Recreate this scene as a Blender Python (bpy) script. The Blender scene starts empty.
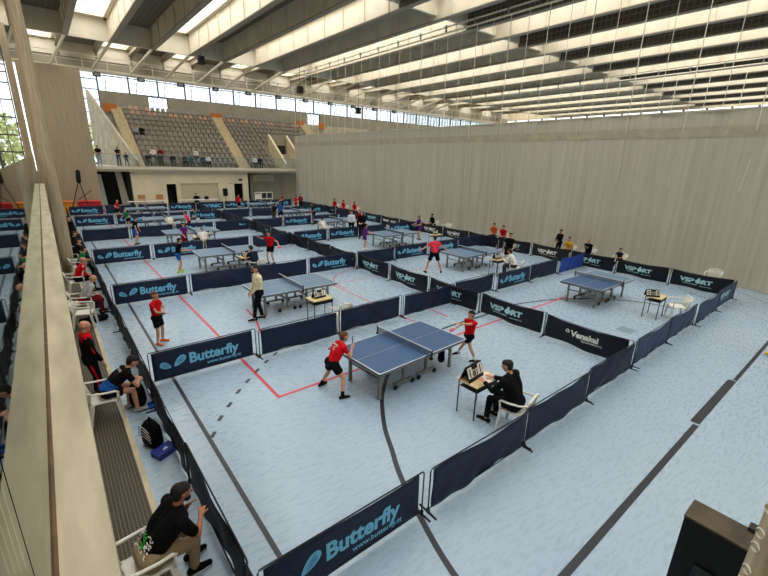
import bpy, math, random
from mathutils import Vector, Matrix
random.seed(7)
SC = bpy.context.scene
COL = SC.collection
PI = math.pi

# ---------------------------------------------------------------- camera
def make_camera():
    f, pitch, yaw, roll, h = 409.741, 0.297543, 0.684454, 0.029242, 4.7336
    cy, sy, cp, sp = math.cos(yaw), math.sin(yaw), math.cos(pitch), math.sin(pitch)
    F = Vector((sy*cp, cy*cp, -sp)); R = Vector((cy, -sy, 0)); U = R.cross(F)
    cr, sr = math.cos(roll), math.sin(roll)
    R2 = R*cr + U*sr; U2 = U*cr - R*sr
    cam = bpy.data.cameras.new('camera')
    cam.sensor_fit = 'HORIZONTAL'; cam.sensor_width = 36; cam.lens = f*36/768
    cam.clip_start = 0.05; cam.clip_end = 400
    o = bpy.data.objects.new('camera', cam)
    o.matrix_world = Matrix(((R2.x, U2.x, -F.x, 0), (R2.y, U2.y, -F.y, 0), (R2.z, U2.z, -F.z, h), (0, 0, 0, 1)))
    COL.objects.link(o); SC.camera = o
make_camera()

# ---------------------------------------------------------------- world, daylight, exposure
SC.view_settings.view_transform = 'Standard'
SC.view_settings.look = 'None'
SC.view_settings.gamma = 1
SC.view_settings.use_curve_mapping = False
SC.view_settings.exposure = 0.75
W = bpy.data.worlds.new('sky'); SC.world = W; W.use_nodes = True
W.node_tree.nodes['Background'].inputs[0].default_value = (0.97, 0.985, 1.0, 1)
W.node_tree.nodes['Background'].inputs[1].default_value = 1.3
try:
    SC.cycles.use_denoising = True
    SC.cycles.max_bounces = 6; SC.cycles.diffuse_bounces = 4; SC.cycles.glossy_bounces = 3
    SC.cycles.transparent_max_bounces = 12
    SC.cycles.caustics_reflective = False; SC.cycles.caustics_refractive = False
    SC.cycles.sample_clamp_indirect = 6
except Exception:
    pass

SKY_RADIANCE = 2.6
BEAM_X0, BEAM_DX, ZB, ZT = 3.1, 3.06, 13.5, 15.1
Y_BACK, Y_MID, Y_GIRD, Y_END = -14.0, 21.7, 44.0, 55.0
X_LEFT, X_RIGHT = -8.0, 76.0
def bx_(n): return BEAM_X0 + BEAM_DX*n
ZONES = [(Y_BACK, Y_MID, 1), (Y_MID, Y_GIRD, 0), (Y_GIRD, Y_END, 1)]   # parity of the bays that are glazed
def skylights():
    """glazed roof bays as (x0, x1, y0, y1)"""
    for y0, y1, par in ZONES:
        for n in range(-4, 24):
            if n % 2 == par:
                yield max(bx_(n), X_LEFT), min(bx_(n+1), X_RIGHT), y0, y1
for x0, x1, y0, y1 in skylights():
    la = bpy.data.lights.new('skylight_daylight', 'AREA'); la.shape = 'RECTANGLE'
    la.size = x1-x0-0.9; la.size_y = y1-y0-1.6
    la.energy = SKY_RADIANCE*PI*la.size*la.size_y
    la.color = (1.0, 0.965, 0.90)
    o = bpy.data.objects.new('skylight_daylight', la); COL.objects.link(o)
    o.location = ((x0+x1)/2+0.1, (y0+y1)/2, 15.95)

# ---------------------------------------------------------------- materials
def srgb(r, g, b):
    return tuple((c/255/12.92 if c/255 <= .04045 else ((c/255+.055)/1.055)**2.4) for c in (r, g, b)) + (1,)
def mat(name, rgb, rough=.6, metal=0, var=0.0, scale=4, stretch=(1, 1, 1), bump=0, spec=.5, rgb2=None, detail=4):
    m = bpy.data.materials.new(name); m.use_nodes = True
    nt = m.node_tree; b = nt.nodes['Principled BSDF']
    b.inputs['Base Color'].default_value = srgb(*rgb); b.inputs['Roughness'].default_value = rough
    b.inputs['Metallic'].default_value = metal; b.inputs['Specular IOR Level'].default_value = spec
    if var or bump or rgb2:
        tc = nt.nodes.new('ShaderNodeTexCoord'); mp = nt.nodes.new('ShaderNodeMapping')
        mp.inputs['Scale'].default_value = stretch
        nz = nt.nodes.new('ShaderNodeTexNoise'); nz.inputs['Scale'].default_value = scale; nz.inputs['Detail'].default_value = detail
        nt.links.new(tc.outputs['Object'], mp.inputs[0]); nt.links.new(mp.outputs[0], nz.inputs[0])
        if var or rgb2:
            r = nt.nodes.new('ShaderNodeValToRGB')
            a = rgb; c = rgb2 or tuple(min(255, x*(1+var)) for x in rgb)
            if not rgb2: a = tuple(x*(1-var) for x in rgb)
            r.color_ramp.elements[0].position = .34; r.color_ramp.elements[1].position = .66
            r.color_ramp.elements[0].color = srgb(*a); r.color_ramp.elements[1].color = srgb(*c)
            nt.links.new(nz.outputs['Fac'], r.inputs[0]); nt.links.new(r.outputs[0], b.inputs['Base Color'])
        if bump:
            bp = nt.nodes.new('ShaderNodeBump'); bp.inputs['Strength'].default_value = bump; bp.inputs['Distance'].default_value = .02
            nt.links.new(nz.outputs['Fac'], bp.inputs['Height']); nt.links.new(bp.outputs[0], b.inputs['Normal'])
    return m
def grid_mat(name, rgb, rgb2, cell, line=.2, axes=(0, 1), rough=.8):
    """a fine square grid of holes or bars, by object coordinates"""
    m = mat(name, rgb, rough); nt = m.node_tree; b = nt.nodes['Principled BSDF']
    tc = nt.nodes.new('ShaderNodeTexCoord'); sx = nt.nodes.new('ShaderNodeSeparateXYZ')
    nt.links.new(tc.outputs['Object'], sx.inputs[0]); outs = []
    for ax in axes:
        d = nt.nodes.new('ShaderNodeMath'); d.operation = 'DIVIDE'; d.inputs[1].default_value = cell
        fr = nt.nodes.new('ShaderNodeMath'); fr.operation = 'FRACT'
        lt = nt.nodes.new('ShaderNodeMath'); lt.operation = 'LESS_THAN'; lt.inputs[1].default_value = line
        nt.links.new(sx.outputs[ax], d.inputs[0]); nt.links.new(d.outputs[0], fr.inputs[0]); nt.links.new(fr.outputs[0], lt.inputs[0]); outs.append(lt)
    mx = nt.nodes.new('ShaderNodeMix'); mx.data_type = 'RGBA'
    mx.inputs[6].default_value = srgb(*rgb); mx.inputs[7].default_value = srgb(*rgb2)
    if len(outs) == 2:
        mm = nt.nodes.new('ShaderNodeMath'); mm.operation = 'MAXIMUM'
        nt.links.new(outs[0].outputs[0], mm.inputs[0]); nt.links.new(outs[1].outputs[0], mm.inputs[1]); src = mm
    else: src = outs[0]
    nt.links.new(src.outputs[0], mx.inputs[0]); nt.links.new(mx.outputs[2], b.inputs['Base Color'])
    return m
def glass_mat(name, tint, reflect=1.0, veil=0.0):
    m = bpy.data.materials.new(name); m.use_nodes = True; nt = m.node_tree
    out = nt.nodes['Material Output']; nt.nodes.remove(nt.nodes['Principled BSDF'])
    tr = nt.nodes.new('ShaderNodeBsdfTransparent'); tr.inputs[0].default_value = srgb(*tint)
    gl = nt.nodes.new('ShaderNodeBsdfGlossy'); gl.inputs['Roughness'].default_value = .02; gl.inputs[0].default_value = (.9, .95, .92, 1)
    fr = nt.nodes.new('ShaderNodeFresnel'); fr.inputs[0].default_value = 1.5
    mx = nt.nodes.new('ShaderNodeMixShader'); mu = nt.nodes.new('ShaderNodeMath'); mu.operation = 'MULTIPLY'; mu.inputs[1].default_value = reflect
    nt.links.new(fr.outputs[0], mu.inputs[0]); nt.links.new(mu.outputs[0], mx.inputs[0])
    nt.links.new(tr.outputs[0], mx.inputs[1]); nt.links.new(gl.outputs[0], mx.inputs[2])
    nt.links.new(mx.outputs[0], out.inputs[0])
    return m
M = {}
M['beam'] = mat('beam_paint', (214, 205, 185), .55, var=.03, scale=.8)
M['flange'] = mat('beam_flange_dark', (138, 128, 110), .6)
M['deck'] = grid_mat('roof_deck', (96, 89, 77), (116, 108, 94), .35, .22)
M['shade_grid'] = grid_mat('shaded_grid_panel', (88, 78, 66), (122, 112, 96), .35, .2, (1, 2))  # dark grid; shade of the closed bays is put into the colour
M['concrete'] = mat('concrete', (184, 176, 156), .8, var=.08, scale=1.6, bump=.1)
M['ledge'] = mat('ledge_concrete', (206, 195, 166), .65, var=.07, scale=3, stretch=(3, .6, 1), bump=.08)
M['ledge_foot'] = mat('ledge_groove', (110, 84, 58), .7, var=.15, scale=8)
M['board_concrete'] = mat('board_marked_concrete', (166, 151, 126), .8, var=.07, scale=4, stretch=(5, 5, .12), bump=.15)
M['pale_wall'] = mat('pale_wall', (222, 208, 178), .7, var=.03, scale=1)
M['grey_wall'] = mat('grey_wall', (150, 143, 124), .8, var=.04, scale=1)
M['dark'] = mat('interior_shade', (24, 22, 20), .8)  # near-black paint standing for shade inside doorways and passage
M['darkgrey'] = mat('dark_grey_metal', (52, 52, 54), .45, .3)
M['black'] = mat('black_plastic', (10, 10, 12), .5, spec=.3)
M['blackmetal'] = mat('black_metal', (22, 22, 26), .4, .3)
M['white'] = mat('white_paint', (236, 234, 226), .45)
M['plastic'] = mat('white_plastic', (238, 236, 226), .4)
M['steel'] = mat('grey_steel', (150, 152, 152), .4, .5)
M['palesteel'] = mat('pale_steel_paint', (214, 206, 186), .5)
M['mullion'] = mat('window_mullion', (64, 64, 66), .5)
M['pane'] = glass_mat('window_glass', (244, 250, 255), .7)
M['railglass'] = glass_mat('railing_glass', (214, 228, 214), 1.0)
M['navy'] = mat('navy_cloth', (13, 28, 56), .6, var=.1, scale=5, spec=.35)
M['navy_dark'] = mat('dark_navy_cloth', (9, 14, 30), .6, var=.12, scale=5, spec=.35)
M['navy_painted_sheen'] = mat('navy_cloth_painted_sheen', (40, 62, 96), .6, var=.06, scale=5, spec=.4)  # navy cloth lightened: its backlit sheen is put into the colour
M['royal'] = mat('royal_blue_cloth', (22, 62, 150), .6, var=.05, scale=5)
M['blackcloth'] = mat('black_cloth', (14, 14, 17), .7, var=.1, scale=5)
M['cyan'] = mat('light_blue_print', (112, 186, 220), .6)
M['cyan_pale'] = mat('pale_cyan_print', (176, 222, 230), .6)
M['print_white'] = mat('white_print', (230, 230, 226), .6)
M['wing_mid'] = mat('mid_blue_print', (64, 128, 180), .6)
M['tt_blue'] = mat('table_top_blue', (58, 92, 134), .34, var=.03, scale=2)
M['tt_grey'] = mat('table_top_grey', (98, 128, 156), .36, var=.03, scale=2)
M['tt_line'] = mat('table_line_white', (224, 228, 228), .4)
M['tt_frame'] = mat('table_frame_grey', (132, 129, 120), .5, .2)
M['wood'] = mat('pale_wood', (222, 200, 150), .5, var=.05, scale=3, stretch=(1, 8, 1))
M['legbrown'] = mat('brown_metal_leg', (70, 52, 44), .5, .2)
M['skin'] = mat('skin', (204, 150, 122), .55)
M['skin_dark'] = mat('tanned_skin', (168, 112, 84), .55)
M['hair_brown'] = mat('brown_hair', (92, 60, 36), .7, var=.2, scale=30, bump=.5)
M['hair_dark'] = mat('dark_hair', (20, 14, 11), .8, var=.25, scale=30, bump=.5)
M['hair_grey'] = mat('grey_hair', (150, 142, 134), .7, var=.1, scale=30, bump=.4)
M['eye'] = mat('eye', (24, 18, 16), .3)
M['lip'] = mat('lip', (160, 92, 82), .5)
CL = {}
def cloth_c(key, rgb):
    CL[key] = mat(key+'_cloth', rgb, .85, var=.08, scale=9, bump=.25, spec=.15)
for k, c in dict(red=(200, 14, 28), darkred=(120, 18, 30), black=(9, 9, 12), navy=(22, 30, 52), white=(228, 226, 220), cream=(232, 222, 184), khaki=(150, 130, 102), pink=(232, 62, 84),
                 purple=(92, 38, 120), green=(24, 128, 74), grey=(168, 170, 172), blue=(32, 84, 160), jeans=(58, 70, 92), yellow=(232, 190, 60), teal=(30, 110, 110), paleblue=(206, 218, 226), orange=(214, 90, 40),
                 darkgrey=(58, 58, 62), lime=(170, 210, 60)).items(): cloth_c(k, c)

def floor_mat():
    m = mat('sports_floor', (150, 178, 198), .33); nt = m.node_tree; b = nt.nodes['Principled BSDF']
    tc = nt.nodes.new('ShaderNodeTexCoord')
    mp = nt.nodes.new('ShaderNodeMapping'); mp.inputs['Rotation'].default_value = (0, 0, .75); mp.inputs['Scale'].default_value = (1.5, 6, 1)
    n1 = nt.nodes.new('ShaderNodeTexNoise'); n1.inputs['Scale'].default_value = 3.5; n1.inputs['Detail'].default_value = 7
    n2 = nt.nodes.new('ShaderNodeTexNoise'); n2.inputs['Scale'].default_value = .22; n2.inputs['Detail'].default_value = 3
    nt.links.new(tc.outputs['Object'], mp.inputs[0]); nt.links.new(mp.outputs[0], n1.inputs[0]); nt.links.new(tc.outputs['Object'], n2.inputs[0])
    r1 = nt.nodes.new('ShaderNodeValToRGB'); r1.color_ramp.elements[0].position = .3; r1.color_ramp.elements[1].position = .7
    r1.color_ramp.elements[0].color = srgb(164, 185, 204); r1.color_ramp.elements[1].color = srgb(172, 193, 210)
    r2 = nt.nodes.new('ShaderNodeValToRGB'); r2.color_ramp.elements[0].position = .35; r2.color_ramp.elements[1].position = .65
    r2.color_ramp.elements[0].color = (.90, .93, .97, 1); r2.color_ramp.elements[1].color = (1, 1, .98, 1)
    mx = nt.nodes.new('ShaderNodeMix'); mx.data_type = 'RGBA'; mx.blend_type = 'MULTIPLY'; mx.inputs[0].default_value = 1
    nt.links.new(n1.outputs[0], r1.inputs[0]); nt.links.new(n2.outputs[0], r2.inputs[0])
    nt.links.new(r1.outputs[0], mx.inputs[6]); nt.links.new(r2.outputs[0], mx.inputs[7]); nt.links.new(mx.outputs[2], b.inputs['Base Color'])
    mr = nt.nodes.new('ShaderNodeMapRange'); mr.inputs[3].default_value = .265; mr.inputs[4].default_value = .285
    nt.links.new(n1.outputs[0], mr.inputs[0]); nt.links.new(mr.outputs[0], b.inputs['Roughness'])
    return m
M['floor'] = floor_mat()
M['line_black'] = mat('floor_line_black', (44, 48, 56), .45)
M['line_red'] = mat('floor_line_red', (206, 66, 78), .45)
M['line_white'] = mat('floor_line_white', (214, 220, 222), .45)
M['grating'] = grid_mat('floor_grating', (34, 31, 25), (104, 94, 72), .045, .30, (0, 1), .6)
M['curtain'] = mat('curtain_cloth', (204, 198, 181), .85, var=.035, scale=1.5, stretch=(1, 4, .1), bump=.1)
M['curtain_band'] = mat('curtain_band_cloth', (192, 183, 160), .85, var=.05, scale=2)
M['net'] = mat('rolled_net', (198, 184, 160), .95, var=.1, scale=6, stretch=(4, 4, .2), bump=.3, rgb2=(172, 156, 130))
M['cord'] = mat('white_cord', (226, 222, 208), .7)
M['leaf'] = mat('tree_leaf', (200, 212, 140), .7, var=.3, scale=3)
M['bark'] = mat('tree_bark', (90, 74, 58), .8)
M['outside'] = mat('outside_ground', (190, 190, 176), .8)
M['seat'] = mat('stand_seat_plastic', (136, 130, 120), .55)
M['seat_top'] = mat('stand_seat_plastic_rose', (186, 150, 126), .55)
M['step_tan'] = mat('aisle_concrete', (206, 190, 156), .8, var=.06, scale=3)
M['orange'] = mat('orange_panel', (196, 112, 44), .6)

# ---------------------------------------------------------------- mesh helpers
class MB:
    def __init__(s): s.v = []; s.f = []; s.m = []; s.cur = 0
    def add(s, vs, fs):
        n = len(s.v); s.v += [tuple(x) for x in vs]; s.f += [tuple(i+n for i in f) for f in fs]; s.m += [s.cur]*len(fs); return s
    def box(s, x0, x1, y0, y1, z0, z1):
        return s.add([(x0,y0,z0),(x1,y0,z0),(x1,y1,z0),(x0,y1,z0),(x0,y0,z1),(x1,y0,z1),(x1,y1,z1),(x0,y1,z1)],
              [(0,3,2,1),(4,5,6,7),(0,1,5,4),(1,2,6,5),(2,3,7,6),(3,0,4,7)])
    def bar(s, a, b, w, h=None, up=(0, 0, 1)):
        """square bar from a to b"""
        a, b = Vector(a), Vector(b); h = h or w; d = (b-a).normalized(); u = Vector(up)
        if abs(d.dot(u)) > .95: u = Vector((1, 0, 0))
        r = d.cross(u).normalized(); u = r.cross(d)
        vs = [p+r*(w/2*i)+u*(h/2*j) for p in (a, b) for i, j in ((-1,-1),(1,-1),(1,1),(-1,1))]
        return s.add(vs, [(0,3,2,1),(4,5,6,7),(0,1,5,4),(1,2,6,5),(2,3,7,6),(3,0,4,7)])
    def tube(s, pts, r, n=8, r2=None):
        pts = [Vector(p) for p in pts]; rings = []; base = len(s.v)
        for i, p in enumerate(pts):
            d = (pts[min(i+1, len(pts)-1)]-pts[max(i-1, 0)]).normalized()
            u = Vector((0, 0, 1)) if abs(d.z) < .9 else Vector((1, 0, 0))
            a = d.cross(u).normalized(); b = a.cross(d)
            rr = r if r2 is None else r+(r2-r)*i/(len(pts)-1)
            rings.append([p+a*(rr*math.cos(2*PI*k/n))+b*(rr*math.sin(2*PI*k/n)) for k in range(n)])
        vs = [v for ring in rings for v in ring]; fs = []
        for i in range(len(pts)-1):
            for k in range(n): fs.append((i*n+k, i*n+(k+1) % n, (i+1)*n+(k+1) % n, (i+1)*n+k))
        fs.append(tuple(range(n-1, -1, -1))); fs.append(tuple((len(pts)-1)*n+k for k in range(n)))
        return s.add(vs, fs)
    def lathe(s, prof, c=(0, 0, 0), n=16, axis='z'):
        vs = []; fs = []
        for r, z in prof:
            for k in range(n):
                a = 2*PI*k/n; p = (r*math.cos(a), r*math.sin(a), z)
                if axis == 'x': p = (p[2], p[0], p[1])
                if axis == 'y': p = (p[0], p[2], p[1])
                vs.append((p[0]+c[0], p[1]+c[1], p[2]+c[2]))
        for i in range(len(prof)-1):
            for k in range(n): fs.append((i*n+k, i*n+(k+1) % n, (i+1)*n+(k+1) % n, (i+1)*n+k))
        fs.append(tuple(range(n-1, -1, -1))); fs.append(tuple((len(prof)-1)*n+k for k in range(n)))
        return s.add(vs, fs)
    def prism(s, poly, a, b, axis='y'):
        """polygon in two axes extruded between a and b along the third"""
        n = len(poly)
        def P(u, v, w):
            return {'y': (u, w, v), 'x': (w, u, v), 'z': (u, v, w)}[axis]
        vs = [P(u, v, a) for u, v in poly]+[P(u, v, b) for u, v in poly]
        fs = [tuple(range(n)), tuple(range(2*n-1, n-1, -1))]+[(i, (i+1) % n, (i+1) % n+n, i+n) for i in range(n)]
        return s.add(vs, fs)
    def capsule(s, p1, r1, p2, r2, n=10, f1=False, f2=False):
        p1, p2 = Vector(p1), Vector(p2); d = p2-p1
        if d.length < 1e-5: d = Vector((0, 0, 1e-4))
        d.normalize(); u = Vector((0, 0, 1)) if abs(d.z) < .9 else Vector((1, 0, 0))
        a = d.cross(u).normalized(); b = a.cross(d); prof = []
        if not f1:
            for t in (80, 55, 28): prof.append((p1-d*r1*math.sin(math.radians(t)), r1*math.cos(math.radians(t))))
        prof.append((p1, r1)); prof.append((p2, r2))
        if not f2:
            for t in (28, 55, 80): prof.append((p2+d*r2*math.sin(math.radians(t)), r2*math.cos(math.radians(t))))
        vs = [c+a*(r*math.cos(2*PI*k/n))+b*(r*math.sin(2*PI*k/n)) for c, r in prof for k in range(n)]; fs = []
        for i in range(len(prof)-1):
            for k in range(n): fs.append((i*n+k, i*n+(k+1) % n, (i+1)*n+(k+1) % n, (i+1)*n+k))
        fs.append(tuple(range(n-1, -1, -1))); fs.append(tuple((len(prof)-1)*n+k for k in range(n)))
        return s.add(vs, fs)
    def mesh(s, name, mats, smooth=False):
        me = bpy.data.meshes.new(name); me.from_pydata(s.v, [], s.f)
        for m in (mats if isinstance(mats, (list, tuple)) else [mats]): me.materials.append(m)
        if any(s.m): me.polygons.foreach_set('material_index', s.m)
        if smooth: me.polygons.foreach_set('use_smooth', [True]*len(me.polygons))
        me.update(); return me
    def obj(s, name, mats, parent=None, smooth=False, bevel=0):
        o = link(name, s.mesh(name, mats, smooth), parent)
        if bevel:
            b = o.modifiers.new('bevel', 'BEVEL'); b.width = bevel; b.segments = 2; b.limit_method = 'ANGLE'
        return o
def link(name, data, parent=None, loc=None):
    o = bpy.data.objects.new(name, data); COL.objects.link(o)
    if parent is not None: o.parent = parent
    if loc is not None: o.location = loc
    return o
def tag(o, label=None, cat=None, group=None, kind=None):
    if label: o['label'] = label
    if cat: o['category'] = cat
    if group: o['group'] = group
    if kind: o['kind'] = kind
    return o
def empty(name, loc=(0, 0, 0), rz=0, label=None, cat=None, group=None):
    o = bpy.data.objects.new(name, None); COL.objects.link(o); o.empty_display_size = .1
    o.location = loc; o.rotation_euler = (0, 0, rz); return tag(o, label, cat, group)
def struct(mb, name, mats, label=None, parent=None, **k):
    o = mb.obj(name, mats, parent, **k); o['kind'] = 'structure'
    if label: o['label'] = label
    return o
def copy_tree(o, parent=None):
    c = o.copy(); COL.objects.link(c); c.parent = parent
    for ch in list(o.children): copy_tree(ch, c)
    return c
_tc = {}
def text_geo(txt, size, bold=0.0):
    """flat lettering as (verts, faces) with x to the right and y up, starting at 0"""
    key = (txt, size, bold)
    if key not in _tc:
        cu = bpy.data.curves.new('lettering', 'FONT'); cu.body = txt; cu.size = size; cu.offset = bold; cu.resolution_u = 3
        ob = bpy.data.objects.new('lettering', cu); COL.objects.link(ob)
        dg = bpy.context.evaluated_depsgraph_get(); me = bpy.data.meshes.new_from_object(ob.evaluated_get(dg))
        vs = [tuple(v.co) for v in me.vertices]; fs = [tuple(p.vertices) for p in me.polygons]
        bpy.data.objects.remove(ob); bpy.data.curves.remove(cu); bpy.data.meshes.remove(me)
        _tc[key] = (vs, fs)
    return _tc[key]
def text_w(txt, size, bold=0.0):
    vs, _ = text_geo(txt, size, bold); return max(v[0] for v in vs), min(v[0] for v in vs)

# ---------------------------------------------------------------- room shell
struct(MB().box(X_LEFT, X_RIGHT, Y_BACK, Y_END, -.2, 0), 'floor', M['floor'], 'pale blue sports hall floor with court markings')
struct(MB().box(-60, 120, Y_END, 160, -.3, -.1).box(-60, X_LEFT-.3, -40, Y_END, -.3, -.1), 'ground_outside', M['outside'])
def strip(name, pts, w, m, z=.004, cat=None):
    """a painted line on the floor following points"""
    mb = MB(); P = [Vector((x, y, 0)) for x, y in pts]; L = []; R = []
    for i, p in enumerate(P):
        d = (P[min(i+1, len(P)-1)]-P[max(i-1, 0)]).normalized(); n = Vector((-d.y, d.x, 0))*(w/2)
        L.append(p+n); R.append(p-n)
    vs = [(q.x, q.y, z) for q in L]+[(q.x, q.y, z) for q in R]; k = len(P)
    mb.add(vs, [(i, k+i, k+i+1, i+1) for i in range(k-1)])
    o = mb.obj(name, m); o['kind'] = 'structure'; return o
def arc(cx, cy, r, a0, a1, n=40): return [(cx+r*math.cos(math.radians(a0+(a1-a0)*i/n)), cy+r*math.sin(math.radians(a0+(a1-a0)*i/n))) for i in range(n+1)]
def spline(pts, n=8):
    out = []; P = [Vector((*p, 0)) for p in pts]; P = [P[0]*2-P[1]]+P+[P[-1]*2-P[-2]]
    for i in range(1, len(P)-2):
        for k in range(n):
            t = k/n; a, b, c, d = P[i-1:i+3]
            q = ((b*2)+(c-a)*t+(a*2-b*5+c*4-d)*t*t+(b*3-a-c*3+d)*t**3)*.5; out.append((q.x, q.y))
    out.append((P[-2].x, P[-2].y)); return out
strip('floor_line', [(1.53, 0), (1.53, 44)], .07, M['line_black'])
strip('floor_line', [(3.2, 1.46), (9.15, 1.46)], .10, M['line_black'])
strip('floor_line', [(9.22, 1.5), (12.0, 1.5)], .16, M['line_black'])
strip('floor_line', [(12.05, 1.46), (22.3, 1.46)], .08, M['line_black'])
strip('floor_line', spline([(2.95, 1.1), (3.08, 2.25), (3.36, 3.2), (3.66, 3.96), (3.93, 4.48), (4.2, 5.0), (4.6, 5.58), (4.95, 6.0), (5.75, 6.68), (7.2, 7.4), (8.7, 7.72), (10.5, 7.72), (12.3, 7.8), (14.2, 7.25), (15.6, 6.4), (16.6, 5.3), (17.0, 4.2)]), .085, M['line_black'])
strip('floor_line', [(3.08, 7.13), (3.08, 43.5)], .07, M['line_red'])
strip('floor_line', [(3.05, 7.13), (14.8, 7.2)], .07, M['line_red'], .0045)
strip('floor_line', [(8.3, 8.3), (8.3, 13.4)], .05, M['line_red'])
strip('floor_line', [(9.5, 8.3), (9.5, 9.2)], .05, M['line_red'])
strip('floor_line', [(8.6, 13.5), (20.0, 13.3)], .04, M['line_red'])
strip('floor_line', arc(10.4, 13.0, 1.95, 60, 190), .05, M['line_red'])
strip('floor_line', [(4.1, 10.5), (4.4, 11.6), (4.5, 12.6)], .06, M['line_red'])
strip('floor_line', [(18.1, 1.8), (20.0, 4.9)], .03, M['line_black'])
strip('floor_line', [(20.6, 2.2), (22.4, 3.9)], .03, M['line_black'])
strip('floor_line', [(14.4, 9.7), (14.75, 15.0)], .05, M['line_white'])
strip('floor_line', [(12.1, 13.6), (17.4, 9.7)], .05, M['line_white'])
strip('floor_line', [(12.3, 15.6), (12.4, 20.5)], .05, M['line_white'])
strip('floor_line', [(16.9, 10.2), (20.1, 10.4)], .05, M['line_white'])
strip('floor_line', [(11.4, 22.5), (11.6, 27.5)], .05, M['line_white'])
strip('floor_line', [(2.2, 3.3), (2.2, 3.31)], .02, M['line_black'])
for x, y, a in [(1.62, 6.68, .9), (1.88, 7.1, .86), (2.17, 7.45, .82), (2.49, 7.83, .78), (2.81, 8.14, .74), (3.16, 8.47, .7), (3.52, 8.77, .66), (3.87, 9.03, .62)]:
    strip('floor_line', [(x-.09*math.cos(a), y-.09*math.sin(a)), (x+.09*math.cos(a), y+.09*math.sin(a))], .07, M['line_black'])
for (x0, x1, y0, y1) in [(13.35, 13.85, 4.2, 4.65)]:
    struct(MB().box(x0-.35, x1-.35, y0-.05, y1-.05, 0, .004), 'floor_plate', mat('floor_plate_grey', (128, 148, 162), .5))

# walkway under the gallery: grating, kerb
struct(MB().box(-.44, .42, 3.0, 42, .0, .012), 'floor_grating', M['grating'], 'dark slotted metal grating beside the gallery wall')
struct(MB().box(.42, .50, 3.0, 42, .0, .02), 'trim_1', M['ledge'])
# gallery on the camera's side
struct(MB().box(X_LEFT, -.33, Y_BACK, 43.3, 3.1, 3.3), 'gallery_floor', M['concrete'])
struct(MB().box(-.75, -.45, Y_BACK, 43.3, 0, 3.25), 'wall_gallery', M['concrete'])
struct(MB().box(-.33, -.013, -3.0, 21.2, 3.25, 3.57), 'gallery_ledge', M['ledge'], 'long pale concrete ledge carrying the glass railing')
g = empty('glass_railing', (0, 0, 0), 0, 'tall clear glass railing running along the concrete ledge', 'railing')
MB().box(-.174, -.150, -3.0, 20.9, 3.57, 3.585).obj('foot_rail', M['ledge_foot'], g)
for k in range(6):
    y0 = -3+4.0*k; MB().box(-.167, -.158, y0, min(y0+3.99, 20.9), 3.585, 4.648).obj('pane', M['railglass'], g)
# outer walls
struct(MB().box(X_LEFT-.3, X_LEFT, Y_BACK, Y_END, 0, 16), 'wall_left', M['pale_wall'])
struct(MB().box(X_LEFT, X_RIGHT, Y_BACK-.3, Y_BACK, 0, 16), 'wall_back', M['pale_wall'])
struct(MB().box(X_RIGHT, X_RIGHT+.3, Y_BACK, Y_END, 0, 12.7).box(X_RIGHT, X_RIGHT+.3, Y_BACK, Y_END, 13.45, 16), 'wall_right', M['pale_wall'])
mb = MB()
for k in range(24): mb.box(X_RIGHT, X_RIGHT+.25, Y_BACK+2.9*k, Y_BACK+2.9*k+.25, 12.7, 13.45)
struct(mb, 'window_1', M['mullion'], 'low strip window under the roof of the far side wall')

# ---------------------------------------------------------------- roof
for y0, y1, par in ZONES:
    zb = ZB if y0 < Y_GIRD-1 else 14.6
    for n in range(-4, 25):
        x = bx_(n)
        if x < X_LEFT or x > X_RIGHT: continue
        mb = MB(); mb.box(x-.11, x+.11, y0, y1, zb+.04, ZT)
        yy = y0+1.0
        while yy < y1-.5:
            mb.box(x-.17, x+.17, yy, yy+.09, zb+.04, ZT); yy += 2.55
        mb.cur = 1; mb.box(x-.2, x+.2, y0, y1, zb, zb+.06)
        if y0 < 0 and n % 2 == 1: mb.cur = 2; mb.box(x-.19, x-.165, y0, y1, zb+.08, ZT)  # added panels darken the faces toward closed bays
        mb.cur = 0
        o = struct(mb, 'ceiling_beam', [M['beam'], M['flange'], M['shade_grid']])
    # decks over the closed bays, rims and curved ribs over the glazed ones
    for n in range(-5, 25):
        x0, x1 = max(bx_(n), X_LEFT), min(bx_(n+1), X_RIGHT)
        if x1 <= x0: continue
        if n % 2 == par:
            mb = MB().box(x0, x0+.42, y0, y1, ZT, ZT+.12).box(x1-.34, x1, y0, y1, ZT, ZT+.12).box(x0, x1, y0, y0+.8, ZT, ZT+.12).box(x0, x1, y1-.8, y1, ZT, ZT+.12)
            mb.box(x0+.3, x0+.42, y0+.7, y1-.7, ZT, 15.9).box(x1-.42, x1-.34, y0+.7, y1-.7, ZT, 15.9).box(x0, x1, y0+.7, y0+.78, ZT, 15.9).box(x0, x1, y1-.78, y1-.7, ZT, 15.9)
            struct(mb, 'ceiling', M['beam'])
            rb = MB(); a, b = x0+.42, x1-.42; yy = y0+1.9
            while yy < y1-.9:
                rb.tube([(a+(b-a)*t/6, yy, 15.25+.42*math.sin(PI*t/6)) for t in range(7)], .022, 5); yy += 1.15
            rb.tube([((a+b)/2, y0+.8, 15.66), ((a+b)/2, y1-.8, 15.66)], .02, 4)
            struct(rb, 'skylight_frame', M['mullion'])
        else:
            struct(MB().box(x0+.11, x1-.11, y0, y1, ZT-.02, ZT+.1), 'ceiling', M['deck'])
# cross girders where the glazed bays swap over
for k, y in enumerate((Y_BACK+.2, Y_MID, Y_GIRD, Y_END-.3)):
    for n in range(-4, 24):
        struct(MB().box(max(X_LEFT, bx_(n)+.11), min(X_RIGHT, bx_(n+1)-.11), y-.1, y+.1, ZB+(.02 if k == 2 else .3), 16.1), 'ceiling_girder', M['beam'])
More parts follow.
